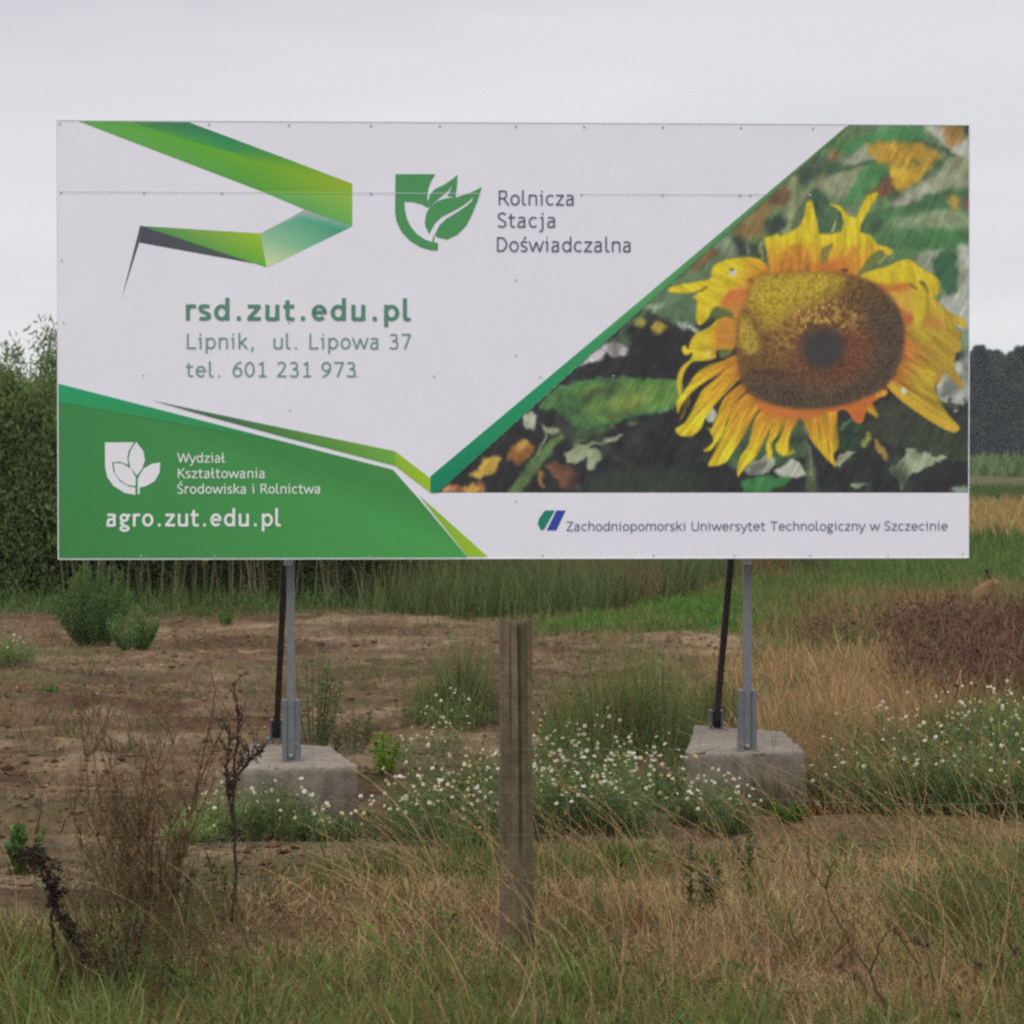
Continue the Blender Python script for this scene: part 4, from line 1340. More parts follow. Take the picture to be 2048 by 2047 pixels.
# ------------------------------------------------------------------ fence post and wire fence
FP = gpt(1034, 1893)
PY = FP.y
fb = Buf()
ns, nr = 84, 80
top_z = at_y(1030, 1243, PY).z
for j in range(nr):
    t = j / (nr - 1)
    z = -.3 + (top_z + .3) * t
    xc = FP.x + (at_y(1030, 1243, PY).x - FP.x) * t
    a = np.arange(ns) / ns * 2 * math.pi
    rr_ = .0665 * (1 - .05 * t) * (1 + .05 * np.sin(2 * a + 1) + .03 * np.sin(5 * a + t * 2) + .04 * (vnoise(a * 3, np.full(ns, z * 5), 21) - .5))
    crack = np.exp(-((a - (-math.pi / 2 + .22 + 2 * math.pi) - .12 * math.sin(z * 2.3)) / .09) ** 2) * sstep(.30, .45, np.array(z)) * .25
    crack2 = np.exp(-((a - 4.35) / .06) ** 2) * sstep(.75, .95, np.array(z)) * .16
    rr_ = rr_ * (1 - crack - crack2)
    V = np.stack([xc + rr_ * np.cos(a), PY + rr_ * np.sin(a), np.full(ns, z) + ((.014 * np.sin(a * 2 + 1) + .012 * (vnoise(a * 6, a * 0, 30) - .5)) if j == nr - 1 else 0)], 1)
    streak_ = .55 * vnoise(a * 9, np.full(ns, z * 1.2), 23) + .45 * vnoise(a * 22, np.full(ns, z * 2.5), 27)
    rr_ = rr_ * (1 + .022 * (vnoise(a * 24, np.full(ns, z * 2.2), 29) - .5))
    for kz, ka in ((.55, 4.9), (.98, 4.35), (.28, 5.3)):
        streak_ = streak_ * (1 - .7 * np.exp(-((a - ka) / .13) ** 2 - ((z - kz) / .02) ** 2))
    moss = np.clip(sstep(.45, .7, vnoise(a * 2 + 1.3, np.full(ns, z * 1.6), 25)) * .5 + .55 * sstep(-.1, .5, np.cos(a)), 0, .85)
    cc = alb(122, 106, 86)[None] * (.62 + .75 * streak_)[:, None]
    cc = cc * (1 - moss[:, None]) + alb(82, 80, 52) * (.7 + .6 * streak_)[:, None] * moss[:, None]
    dk = np.clip(crack * 2.4 + crack2 * 2.0, 0, .5)[:, None]
    cc = cc * (1 - dk) + alb(40, 34, 28) * dk
    if j == nr - 1:
        cc = cc * .7
    fb.add(V, None, None, cc)
Q = []
for j in range(nr - 1):
    for k in range(ns):
        k2 = (k + 1) % ns
        Q.append((j * ns + k, j * ns + k2, (j + 1) * ns + k2, (j + 1) * ns + k))
fb.add([(at_y(1030, 1243, PY).x, PY, top_z - .004)], None, None, alb(70, 62, 48))
fb.q.append(np.array(Q))
fb.t.append(np.array([((nr - 1) * ns + k, (nr - 1) * ns + (k + 1) % ns, nr * ns) for k in range(ns)]))
o = fb.build("fence_post", M_WOOD, smooth=True)
tag(o, "round weathered wooden fence post standing in front of the billboard", "fence post")

w_root = empty("wire_fence", (FP.x, PY, 0), label="thin wire mesh fence strung along the weathered wooden post", cat="wire fence")
WC = alb(96, 112, 92)
wz = [at_y(1034, y, PY - .075).z for y in (1493, 1587, 1672, 1745)]
for z in wz:
    b = Buf()
    P = []
    for t in np.linspace(-4.5, 4.5, 61):
        sag = .035 * min(1, abs(t) / 1.2) + .008 * math.sin(t * 5 + z * 9)
        P.append((t, -.074 + .006 * math.sin(t * 3), z - sag))
    b.tube(P, .0009, WC, 4)
    b.build("strand", M_WIRE, w_root)
for k in range(-6, 7):
    if k == 0:
        continue
    x = -.12 + .705 * k + (.7 if False else 0)
    b = Buf()
    P = [(x + .008 * math.sin(z * 9 + k), -.0755, z - .03) for z in np.linspace(wz[3] - .1, wz[0] + .12, 14)]
    b.tube(P, .0007, WC, 4)
    b.build("stay_wire", M_WIRE, w_root)
b = Buf()
P = [(-.118 + .006 * math.sin(z * 9), -.0755, z - .004) for z in np.linspace(wz[3] - .1, wz[0] + .12, 14)]
b.tube(P, .0009, WC, 4)
b.build("stay_wire", M_WIRE, w_root)

# ------------------------------------------------------------------ plants
def jit(n, s):
    return rng.normal(0, s, (n, 3))


def colvar(c, n, v=.18, hue=.06):
    c = np.asarray(c)[None] * (1 + rng.normal(0, v, (n, 1)))
    return np.clip(c * (1 + rng.normal(0, hue, (n, 3))), .004, .9)


def gz_of(X, Y):
    return height(X, Y)


LEAN = np.array([-.34, .05, 0.])


def grass_patch(buf, X, Y, hmean, hsd, w, cols, lean=.25, spread=.22, bend=.12):
    n = len(X)
    h = np.clip(rng.normal(hmean, hsd, n), hmean * .3, hmean * 2.2)
    base = np.stack([X, Y, gz_of(X, Y) - .01], 1)
    d = np.stack([rng.normal(0, spread, n) - lean * .8, rng.normal(0, spread, n), np.ones(n)], 1)
    d /= np.linalg.norm(d, axis=1, keepdims=True)
    tip = base + d * h[:, None]
    bv = np.stack([rng.normal(0, bend, n) + .05, rng.normal(0, bend, n), np.abs(rng.normal(0, bend * .3, n))], 1) * h[:, None] * .5
    buf.blades(base, tip, bv, w * rng.uniform(.6, 1.4, n), cols)


def scatter(n, x0, x1, y0, y1, wfun):
    """n candidates over a piece of ground, kept by weight."""
    X = rng.uniform(x0, x1, n)
    Y = rng.uniform(y0, y1, n)
    z = zones(X, Y)
    w = wfun(z, X, Y)
    keep = rng.random(n) < w
    return X[keep], Y[keep], {k: v[keep] for k, v in z.items()}


def clumpy(X, Y, s, seed, lo=.4, hi=.62):
    return sstep(lo, hi, fbm(X * s, Y * s, seed, 3))


STRAW = alb(176, 152, 110)
STRAW2 = alb(140, 112, 76)
GRN = alb(102, 112, 56)
GRN2 = alb(84, 98, 50)

def tufts(buf, cx, cy, per, rad, hmean, hsd, w, colf, lean=.25, spread=.3, bend=.15, out=1.2):
    """Grass growing in tussocks: per blades round each centre, leaning outward."""
    n = len(cx)
    k = rng.poisson(per, n)
    X0, Y0 = np.repeat(cx, k), np.repeat(cy, k)
    sc = np.repeat(rng.uniform(.6, 1.35, n), k)
    m = len(X0)
    dx, dy = rng.normal(0, rad, m) * sc, rng.normal(0, rad, m) * sc
    X, Y = X0 + dx, Y0 + dy
    h = np.clip(rng.normal(hmean, hsd, m), hmean * .3, hmean * 2.2) * sc
    base = np.stack([X, Y, gz_of(X, Y) - .01], 1)
    d = np.stack([rng.normal(0, spread, m) + dx / rad * .22 * out - lean, rng.normal(0, spread, m) + dy / rad * .22 * out, np.ones(m)], 1)
    d /= np.linalg.norm(d, axis=1, keepdims=True)
    bv = np.stack([rng.normal(0, bend, m), rng.normal(0, bend, m), np.abs(rng.normal(0, bend * .4, m))], 1) * h[:, None] * .6
    tone = np.repeat(rng.uniform(.7, 1.3, n), k)[:, None]
    buf.blades(base, base + d * h[:, None], bv, w * rng.uniform(.6, 1.4, m), np.clip(colf(m, X, Y) * tone, .004, .8))


def strawcol(m, X, Y):
    w = fbm(X * 2, Y * 2, 105)[:, None]
    u = rng.random((m, 1))
    c = colvar(STRAW, m, .25) * w * 1.35 + colvar(STRAW2, m, .25) * (1 - w)
    return np.where(u < .16, colvar(alb(98, 74, 50), m, .25), c)


def greencol(m, X, Y):
    w = fbm(X * 1.5, Y * 1.5, 107)[:, None]
    c = colvar(GRN, m, .25) * w * 1.5 + colvar(GRN2, m, .22) * (1 - w)
    return np.where(rng.random((m, 1)) < .16, colvar(STRAW2, m, .25), c)


# verge: matted straw and thatch, then tussocks
b = Buf()
X, Y, z = scatter(153120, -3.7, 3.7, 8.6, 16.2, lambda z, X, Y: z['fore'] * (.12 + .88 * clumpy(X, Y, 1.6, 101, .36, .56)) * (1 - .5 * z['green']))
grass_patch(b, X, Y, .085, .035, .0042, strawcol(len(X), X, Y), .3, 1.1, .5)
X, Y, z = scatter(1595, -3.7, 3.7, 8.4, 16.0, lambda z, X, Y: z['fore'] * (.1 + .9 * clumpy(X, Y, 1.1, 102, .42, .6)) * (1 - .75 * z['green']) * (.35 + .65 * sstep(0, 140, z['py'] - fore_line(z['px']))))
tufts(b, X, Y, 34, .055, .13, .055, .0034, strawcol, .25, .5, .4)
tag(b.build("dry_grass", M_GRASS), "dry straw coloured grass covering the verge in the foreground", kind="stuff")
b = Buf()
X, Y, z = scatter(76560, -3.7, 3.7, 8.0, 16.0, lambda z, X, Y: z['fore'] * np.clip(z['green'] * .9 + .06, 0, 1) * (.3 + .7 * clumpy(X, Y, 2.2, 103, .35, .55)))
grass_patch(b, X, Y, .10, .045, .0055, greencol(len(X), X, Y), .2, .6, .4)
X, Y, z = scatter(2935, -3.7, 3.7, 8.0, 15.6, lambda z, X, Y: z['fore'] * np.clip(z['green'] * .75 + .05, 0, 1) * (.2 + .8 * clumpy(X, Y, 1.7, 104, .4, .58)))
tufts(b, X, Y, 38, .045, .17, .06, .0055, greencol, .22, .34, .35)
# broad leaves low in the grass
X, Y, z = scatter(893, -3.7, 3.7, 8.2, 15.6, lambda z, X, Y: z['fore'] * np.clip(z['green'] * .7 + .1, 0, 1))
k = rng.poisson(9, len(X))
P = np.stack([np.repeat(X, k), np.repeat(Y, k), np.repeat(gz_of(X, Y), k)], 1) + rng.normal(0, .03, (k.sum(), 3)) * np.array([1, 1, .6]) + np.array([0, 0, .05])
m = len(P)
b.leaves(P, np.stack([rng.normal(0, 1, m), rng.normal(0, 1, m), rng.normal(.5, .4, m)], 1), jit(m, .4) + np.array([0, 0, 1]), rng.uniform(.03, .075, m), rng.uniform(.014, .03, m), colvar(alb(84, 108, 54), m, .25))
tag(b.build("green_grass", M_GRASS), "green grass growing through the straw on the verge", kind="stuff")

# long bent flowering stalks
b = Buf()
n = 680
X = rng.uniform(-2.6, 2.8, n)
Y = rng.uniform(8.6, 14.2, n)
z = zones(X, Y)
dens = np.clip(z['fore'], 0, 1) * (.22 + .78 * clumpy(X, Y, 1.1, 111, .42, .6)) * np.clip(.22 + sstep(-1.0, .2, X) * .78, 0, 1)
k = rng.random(n) < dens
X, Y = X[k], Y[k]
n = len(X)
h = rng.uniform(.4, .95, n)
base = np.stack([X, Y, gz_of(X, Y) - .01], 1)
lean = rng.normal(.42, .28, n)
d = np.stack([-lean, rng.normal(.05, .15, n), np.ones(n)], 1)
d /= np.linalg.norm(d, axis=1, keepdims=True)
tip = base + d * h[:, None]
for i in range(n):
    t = np.linspace(0, 1, 8)[:, None]
    mid = np.array([.10, 0, .06]) * h[i]
    P = base[i] * (1 - t) + tip[i] * t + mid * (4 * t * (1 - t)) + np.array([-.12, 0, -.05]) * h[i] * t ** 3
    cc = colvar(alb(202, 172, 124), 1, .18)[0]
    b.tube(P, np.linspace(.0015, .0009, 8), cc, 3, False)
    if rng.random() < .7:                             # seed head
        m = 16
        tt_ = rng.uniform(.72, 1.0, m)
        idx = tt_ * 7
        i0_ = np.minimum(idx.astype(int), 6)
        pos = P[i0_] + (P[i0_ + 1] - P[i0_]) * (idx - i0_)[:, None]
        dd = (P[-1] - P[-3])[None] + jit(m, .02)
        b.leaves(pos, dd, jit(m, 1), rng.uniform(.012, .03, m), .004, colvar(alb(180, 150, 108), m, .2))
X, Y, z = scatter(2000, -2.6, 2.7, 9.0, 14.2, lambda z, X, Y: z['fore'] * (.2 + .6 * (1 - sstep(-1.2, -.3, X))))
q = [ground(px_, py_) for px_, py_ in zip(rng.normal(285, 110, 420), rng.uniform(1800, 1985, 420))]
X, Y = np.concatenate([X, [v.x for v in q]]), np.concatenate([Y, [v.y for v in q]])
n = len(X)
base = np.stack([X, Y, gz_of(X, Y) - .01], 1)
d = np.stack([rng.normal(-.12, .25, n), rng.normal(0, .2, n), np.ones(n)], 1)
hs = rng.uniform(.12, .42, n)
cc = np.where(rng.random((n, 1)) < .5, colvar(alb(92, 72, 50), n, .3), colvar(alb(92, 106, 58), n, .25))
b.blades(base, base + d * hs[:, None], jit(n, .03), .0036, cc)
k = rng.integers(0, n, n * 7)
t = rng.uniform(.3, 1, (len(k), 1))
b.leaves(base[k] + d[k] * hs[k][:, None] * t + jit(len(k), .008), jit(len(k), 1) + np.array([0, 0, .4]), jit(len(k), 1), rng.uniform(.012, .035, len(k)), rng.uniform(.004, .010, len(k)), cc[k])
tag(b.build("long_grass_stalks", M_GRASS), "pale bent grass stalks with seed heads leaning over the verge", kind="stuff")

# straw and low green plants right of the footings
b = Buf()
X, Y, z = scatter(70000, 0.8, 6.0, 15.0, 29, lambda z, X, Y: z['right'] * (.3 + .7 * clumpy(X, Y, 1.0, 113)))
c = colvar(alb(168, 136, 92), len(X), .25)
c2 = colvar(alb(104, 106, 56), len(X), .2)
w = sstep(.48, .6, fbm(X * .9, Y * .7, 115))[:, None]
grass_patch(b, X, Y, .12, .06, .007, c * (1 - w) + c2 * w, .2, .6, .3)
X, Y, z = scatter(2200, 0.8, 6.0, 15.0, 29, lambda z, X, Y: z['right'] * (.1 + .9 * clumpy(X, Y, .9, 114, .42, .6)))
tufts(b, X, Y, 36, .08, .28, .1, .006, lambda m, X, Y: np.where(sstep(.5, .58, fbm(X * .8, Y * .6, 116))[:, None] > .5, colvar(alb(104, 108, 58), m, .25), colvar(alb(166, 138, 96), m, .28)), .12, .3, .25)
tag(b.build("rough_straw_grass", M_GRASS), "orange tinged straw grass behind the mayweed on the sunflower side", kind="stuff")

# sparse seedlings and clods on the soil
b = Buf()
X, Y, z = scatter(95000, -7, 4.5, 12.5, 36, lambda z, X, Y: (1 - z['fore']) * (1 - z['far']) * (1 - z['right']) * (clumpy(X, Y, .8, 117, .43, .6) * .85 + .15))
c = colvar(alb(140, 118, 88), len(X), .3)
c2 = colvar(alb(98, 106, 64), len(X), .2)
w = (rng.random(len(X)) < .35 + .5 * (1 - sstep(.48, .58, fbm(X * .8, Y * .8, 117, 3))))[:, None]
grass_patch(b, X, Y, .06, .045, .0065, np.where(w, c, c2), .1, .9, .3)
X, Y, z = scatter(700, -7, 4.5, 12.8, 35, lambda z, X, Y: (1 - z['fore']) * (1 - z['far']) * (1 - z['right']) * clumpy(X, Y, .7, 118, .45, .6))
tufts(b, X, Y, 26, .07, .10, .05, .008, lambda m, X, Y: np.where(rng.random((m, 1)) < .45, colvar(alb(122, 96, 66), m, .3), colvar(alb(92, 104, 58), m, .25)), .05, .5, .3)
tag(b.build("soil_weeds", M_GRASS), "sparse small weeds scattered over the brown soil", kind="stuff")
b = Buf()
nst = 30000
X = rng.uniform(-7, 4.5, nst)
Y = 12.5 + 23.5 * rng.random(nst) ** 1.3
z = zones(X, Y)
k = (rng.random(nst) < (1 - z['fore'] * .8) * (1 - z['far']) * (.08 + .92 * clumpy(X * .6, Y * 1.6, 1.0, 119, .42, .58)) * (1 - .7 * z['right']))
X, Y = X[k], Y[k]
n = len(X)
Zg = gz_of(X, Y)
oct_v = np.array([(1, 0, 0), (-1, 0, 0), (0, 1, 0), (0, -1, 0), (0, 0, 1), (0, 0, -1)], float)
oct_t = np.array([(0, 2, 4), (2, 1, 4), (1, 3, 4), (3, 0, 4), (2, 0, 5), (1, 2, 5), (3, 1, 5), (0, 3, 5)])
sz = np.minimum(rng.gamma(1.6, .0075, n) + .004, .042)
v = oct_v[None] * sz[:, None, None] * rng.uniform(.55, 1.35, (n, 6, 1))
a = rng.uniform(0, 6.28, n)[:, None]
v = np.stack([v[..., 0] * np.cos(a) - v[..., 1] * np.sin(a), v[..., 0] * np.sin(a) + v[..., 1] * np.cos(a), v[..., 2] * .7], 2)
v = v + np.stack([X, Y, Zg + sz * .25], 1)[:, None, :]
cc = colvar(alb(122, 100, 76), n, .25)
pale = (rng.random(n) < .012) & (sz < .03)
cc[pale] = alb(176, 164, 150)
b.add(v.reshape(-1, 3), None, (np.arange(n)[:, None, None] * 6 + oct_t[None]).reshape(-1, 3), np.repeat(cc, 6, axis=0))
tag(b.build("clods", M_GROUND), "clods and pebbles of brown soil on the tilled ground", kind="stuff")

# bright green strip and the far sward
b = Buf()
X, Y, z = scatter(70000, -.2, 5.0, 28, 43, lambda z, X, Y: z['bright'])
w = sstep(.42, .62, fbm(X * 1.2, Y * .5, 120))[:, None]
grass_patch(b, X, Y, .11, .05, .012, colvar(alb(92, 128, 52), len(X), .25) * (1 - w) + colvar(alb(118, 120, 70), len(X), .25) * w, .05, .5, .3)
tag(b.build("short_green_grass", M_GRASS), "short fresh green grass strip beyond the soil", kind="stuff")
b = Buf()
X, Y, z = scatter(120000, 1.5, 13.5, 25, 62, lambda z, X, Y: np.clip(z['farr'] + sstep(1470, 1540, z['px']) * .95, 0, 1) * (1 - z['dock']) * (1 - z['right']) * (.35 + .65 * clumpy(X, Y, .5, 121)))
n1 = fbm(X * .4, Y * .25, 123)[:, None]
c = colvar(alb(94, 118, 58), len(X), .25)
c2 = colvar(alb(140, 120, 80), len(X), .25)
w = np.clip(sstep(.52, .62, n1) * .75 + (sstep(1165, 1190, z['py']) * .15)[:, None], 0, 1)
grass_patch(b, X, Y, .20, .08, .016, c * (1 - w) + c2 * w, .1, .3, .2)
tag(b.build("meadow_grass", M_GRASS), "mixed green and brown meadow grass behind the sunflower end of the board", kind="stuff")
b = Buf()
X, Y, z = scatter(30000, 6, 32, 55, 160, lambda z, X, Y: z['farr'] * .9)
c = colvar(alb(78, 100, 46), len(X), .18)
c2 = colvar(alb(158, 136, 86), len(X), .15)
w = z['band'][:, None]
grass_patch(b, X, Y, .35, .12, .06, c * (1 - w) + c2 * w, .05, .3, .2)
tag(b.build("field_grass", M_GRASS), "bands of tan stubble and green crop in the far field", kind="stuff")

b = Buf()
X, Y = rng.uniform(45, 108, 9000), rng.uniform(250, 420, 9000)
grass_patch(b, X, Y, 1.5, .5, .5, colvar(alb(92, 116, 60), 9000, .2), .0, .3, .2)
tag(b.build("green_crop", M_GRASS), "green crop strip along the foot of the far forest", kind="stuff")
# tall grass and herbs under the middle of the board
b = Buf()
X, Y, z = scatter(60000, -2.5, 5.2, 32.6, 47, lambda z, X, Y: sstep(-2.0, -.8, X) * sstep(-.15, .5, Y - np.interp(X, [-1.5, .2, .95, 1.95, 3.1, 4.2], [33.2, 33.0, 33.5, 36.4, 41.0, 44.0]) + .8 * (fbm(X * 1.5, Y * 0, 126) - .5)))
n1 = fbm(X * .9, Y * .6, 127)[:, None]
c = colvar(alb(98, 110, 64), len(X), .28)
c2 = colvar(alb(124, 106, 72), len(X), .25)
w = sstep(.45, .6, n1)
hk = np.interp(Y, [32.6, 35, 37], [.5, .85, 1.0])
w = np.clip(w * sstep(34.5, 37.0, Y)[:, None], 0, 1)
grass_patch(b, X, Y, .52, .2, .012, c * (1 - w) + c2 * w, .05, .22, .18)
tag(b.build("tall_grass", M_GRASS), "tall green and brown grass seen below the middle of the board", kind="stuff")
# herb layer at the foot of the willows
b = Buf()
X, Y, z = scatter(40000, -9.5, -.4, 33.4, 42, lambda z, X, Y: sstep(33.9, 35.2, Y + 1.2 * (fbm(X * 1.1, Y * 0, 129) - .5)) * .9)
hh = .22 + .28 * fbm(X * .8, Y * .8, 131)
n = len(X)
grass_patch(b, X, Y, .18, .11, .011, colvar(alb(92, 116, 62), n, .28), .0, .45, .3)
tag(b.build("hedge_bottom_grass", M_GRASS), "dark green grass and herbs at the foot of the willows", kind="stuff")

# purple-brown mass of dead dock
b = Buf()
X, Y, z = scatter(52000, 2.2, 7.5, 19.5, 36, lambda z, X, Y: z['dock'] * (.45 + .55 * clumpy(X, Y, .9, 133)))
n = len(X)
hw = fbm(X * .9, Y * .6, 134)[:, None]
grass_patch(b, X, Y, .36, .16, .009, np.where(rng.random((n, 1)) < .24, colvar(alb(146, 120, 84), n, .25), colvar(alb(108, 78, 64), n, .3) * (.55 + .9 * hw)), .05, .4, .25)
base = np.stack([X, Y, gz_of(X, Y)], 1) + np.stack([rng.normal(0, .05, n), rng.normal(0, .05, n), rng.uniform(.1, .42, n)], 1)
k = rng.random(n) < .9
b.leaves(base[k], jit(k.sum(), 1), jit(k.sum(), 1), .05, .03, colvar(alb(100, 70, 56), int(k.sum()), .35))
tag(b.build("dead_dock_patch", M_GRASS), "purple brown mass of dead dock beside the far meadow", kind="stuff")

# --------------------------- mayweed (each plant a thing, flower heads its parts)
FLOWERS = []
for kk in range(4):
    b = Buf()
    npet = 11
    tilt = rng.uniform(-.5, .2)
    for p in range(npet):
        a = p / npet * 6.283 + rng.normal(0, .08)
        dr = np.array([math.cos(a), math.sin(a), -.15 + .25 * tilt])
        s = np.array([-math.sin(a), math.cos(a), 0])
        r0, r1 = .0035, .0125 * rng.uniform(.85, 1.1)
        b.add([dr * r0 - s * .0013, dr * r0 + s * .0013, dr * r1 * .8 + s * .0021, dr * r1, dr * r1 * .8 - s * .0021], [(0, 1, 2, 4)], [(2, 3, 4)], alb(228, 226, 216, .95) if kk < 2 else alb(206, 196, 156, .95) if kk == 2 else alb(214, 208, 182, .95))
    rg = [(math.cos(q) * .0045, math.sin(q) * .0045, .0005) for q in np.arange(7) / 7 * 6.283]
    b.add(rg + [(0, 0, .004)], None, [(q, (q + 1) % 7, 7) for q in range(7)], alb(206, 172, 48))
    me = b.mesh("flower_head")
    me.materials.append(M_FLOWER)
    FLOWERS.append(me)


def mayweed(px, py, rx, ry, h, nfl, label, group=None, dens=1.0, tone=1.0, yellow=0.0):
    p = gpt(px, py)
    root = empty("mayweed_plant", p, 0, label=label, cat="mayweed", group=group)
    b = Buf()
    ns_ = int(64 * dens * (rx + ry) / .4)
    a = rng.uniform(0, 6.283, ns_)
    rr_ = np.sqrt(rng.random(ns_))
    tx, ty = np.cos(a) * rr_ * rx, np.sin(a) * rr_ * ry
    hz = h * (1 - .45 * rr_ ** 2) * rng.uniform(.5, 1.25, ns_)
    tips = np.stack([tx, ty, hz], 1)
    bases = np.stack([tx * .55, ty * .55, np.zeros(ns_) - .02], 1)
    gcol = alb(106, 128, 78) * tone
    b.blades(bases, tips, jit(ns_, .012), .0035, colvar(gcol, ns_, .2))
    m = int(34 * dens)
    # feathery leaves along every stem
    t = rng.uniform(.18, .95, (ns_, m))
    pos = bases[:, None, :] * (1 - t[..., None]) + tips[:, None, :] * t[..., None]
    pos = pos.reshape(-1, 3) + jit(ns_ * m, .008)
    n = len(pos)
    d = np.stack([rng.normal(0, 1, n), rng.normal(0, 1, n), rng.normal(.45, .5, n)], 1)
    d /= np.linalg.norm(d, axis=1, keepdims=True)
    cc = colvar(gcol, n, .3) * (1 + yellow * rng.random((n, 1)))
    cc = np.where(rng.random((n, 1)) < .14, colvar(alb(158, 140, 84), n, .25), cc)
    b.blades(pos, pos + d * rng.uniform(.025, .065, n)[:, None], jit(n, .004), .0052, cc)
    k = rng.choice(ns_, min(nfl, ns_), replace=False)
    for i in k:                                       # flower stalks carry the heads clear of the leaves
        t2 = tips[i] + np.array([rng.normal(0, .015), rng.normal(0, .015), rng.uniform(.0, .07)])
        b.blades(tips[i:i + 1] * .8, t2[None], np.zeros((1, 3)), .003, colvar(gcol, 1, .2))
        tips[i] = t2
    b.build("foliage", M_LEAF, root)
    for i in k:
        o = bpy.data.objects.new("flower_head", FLOWERS[rng.integers(4)])
        o.location = tips[i] + np.array([0, 0, .006])
        s = rng.uniform(.55, 1.1)
        o.scale = (s, s, s)
        o.rotation_euler = (rng.normal(.75, .35), rng.normal(0, .3), rng.uniform(-.6, .6))
        o.parent = root
        COL.objects.link(o)
    return root


GM = "mayweed plants in the white flowered mass between the footings"
LM = "white flowered mayweed plant in the mass between the two concrete blocks"
for px, py, n, h in [(800, 1672, 17, .27), (862, 1690, 18, .29), (925, 1684, 19, .30), (985, 1676, 19, .31), (838, 1612, 17, .30), (905, 1600, 17, .33), (968, 1606, 15, .33), (1040, 1650, 18, .33),
                     (1092, 1662, 21, .33), (1155, 1660, 22, .34), (1222, 1664, 22, .33), (1290, 1668, 22, .32), (1120, 1598, 22, .35), (1190, 1592, 24, .34), (1258, 1604, 24, .33), (1332, 1618, 20, .3), (1060, 1580, 18, .34)]:
    mayweed(px, py, .23, .21, h * 1.12, int(n * 1.35), LM, GM, dens=rng.uniform(.6, 1.1), tone=rng.uniform(.85, 1.2))
mayweed(1392, 1655, .2, .18, .3, 20, "white flowered mayweed growing against the left side of the block below the sunflower")
mayweed(1450, 1668, .18, .15, .24, 18, "low white flowered mayweed in front of the block below the sunflower")
mayweed(868, 1510, .26, .3, .3, 16, "sparse mayweed plant standing just beyond the white flowered mass", dens=.5)
mayweed(905, 1455, .25, .3, .32, 9, "tallest green weed clump with few white flowers close behind the fence post", dens=.7)
mayweed(790, 1530, .2, .2, .2, 10, "small thin mayweed behind the lime green tuft", dens=.4)
mayweed(545, 1686, .26, .2, .32, 22, "dark green mayweed with white flowers against the block under the green end", dens=1.25)
mayweed(440, 1680, .18, .16, .26, 12, "yellowing mayweed beside the tall dark dock stalk", tone=1.25, yellow=.5)
mayweed(380, 1690, .15, .14, .17, 3, "low yellow green weed left of the white flowered clump", tone=1.4, yellow=.6)
mayweed(625, 1688, .12, .1, .14, 9, "small mayweed with pale flowers at the foot of the block under the green end", tone=1.2, yellow=.4)
mayweed(690, 1690, .09, .08, .14, 6, "smallest mayweed with a handful of flowers beside the bare soil gap")
GR = "mayweed plants in the green bank on the sunflower side"
LR = "mayweed plant in the green bank right of the concrete block"
for px, py, n, h in [(1690, 1622, 9, .33), (1762, 1632, 9, .36), (1838, 1640, 8, .37), (1912, 1642, 8, .37), (1990, 1634, 8, .37), (2060, 1640, 8, .36), (1722, 1565, 12, .34), (1800, 1572, 12, .36), (1880, 1560, 14, .37), (1955, 1548, 16, .36), (2035, 1545, 16, .38), (1960, 1500, 18, .34), (2040, 1490, 16, .34)]:
    mayweed(px, py, .27, .26, h * 1.18, int(n * 1.5), LR, GR, dens=1.05, tone=rng.uniform(.8, 1.1))
mayweed(20, 1332, .35, .3, .3, 14, "white flowered mayweed at the edge of the soil beside the willows", tone=1.2)


# --------------------------- other green weeds
def bush(name, px, py, w, h, nst, leafL, leafW, col, label, cat, lps=60, up=.9, mat=M_LEAF, stemcol=None, group=None):
    """Many upright stems fanning from one root, set with narrow leaves."""
    p = gpt(px, py)
    root = empty(name, p, 0, label=label, cat=cat, group=group)
    b, s = Buf(), Buf()
    for i in range(nst):
        a = rng.uniform(0, 6.283)
        r = w * math.sqrt(rng.random())
        hh = h * (1 - .35 * (r / w) ** 2) * rng.uniform(.7, 1.08)
        t = np.linspace(0, 1, 6)[:, None]
        P = np.array([math.cos(a) * r * .25, math.sin(a) * r * .25, -.02]) * (1 - t) + np.array([math.cos(a) * r, math.sin(a) * r, hh]) * t
        P = P + np.array([math.cos(a), math.sin(a), 0]) * r * .12 * (4 * t * (1 - t))
        s.tube(P, np.linspace(.006, .002, 6) * (h / .8) ** .5, alb(84, 92, 52) if stemcol is None else stemcol, 4, False)
        tt_ = rng.uniform(.1, 1, lps) ** .8
        idx = tt_ * 5
        i0_ = np.minimum(idx.astype(int), 4)
        pos = P[i0_] + (P[i0_ + 1] - P[i0_]) * (idx - i0_)[:, None]
        th_ = rng.uniform(0, 6.283, lps)
        d = np.stack([np.cos(th_), np.sin(th_), rng.normal(up, .35, lps)], 1)
        ln = leafL * rng.uniform(.5, 1.2, lps) * (1.15 - .6 * tt_)
        b.leaves(pos + jit(lps, leafL * .12), d, jit(lps, 1), ln, leafW * rng.uniform(.6, 1.3, lps), colvar(col, lps, .25))
    b.build("foliage", mat, root)
    s.build("stem", M_STEM, root)
    return root


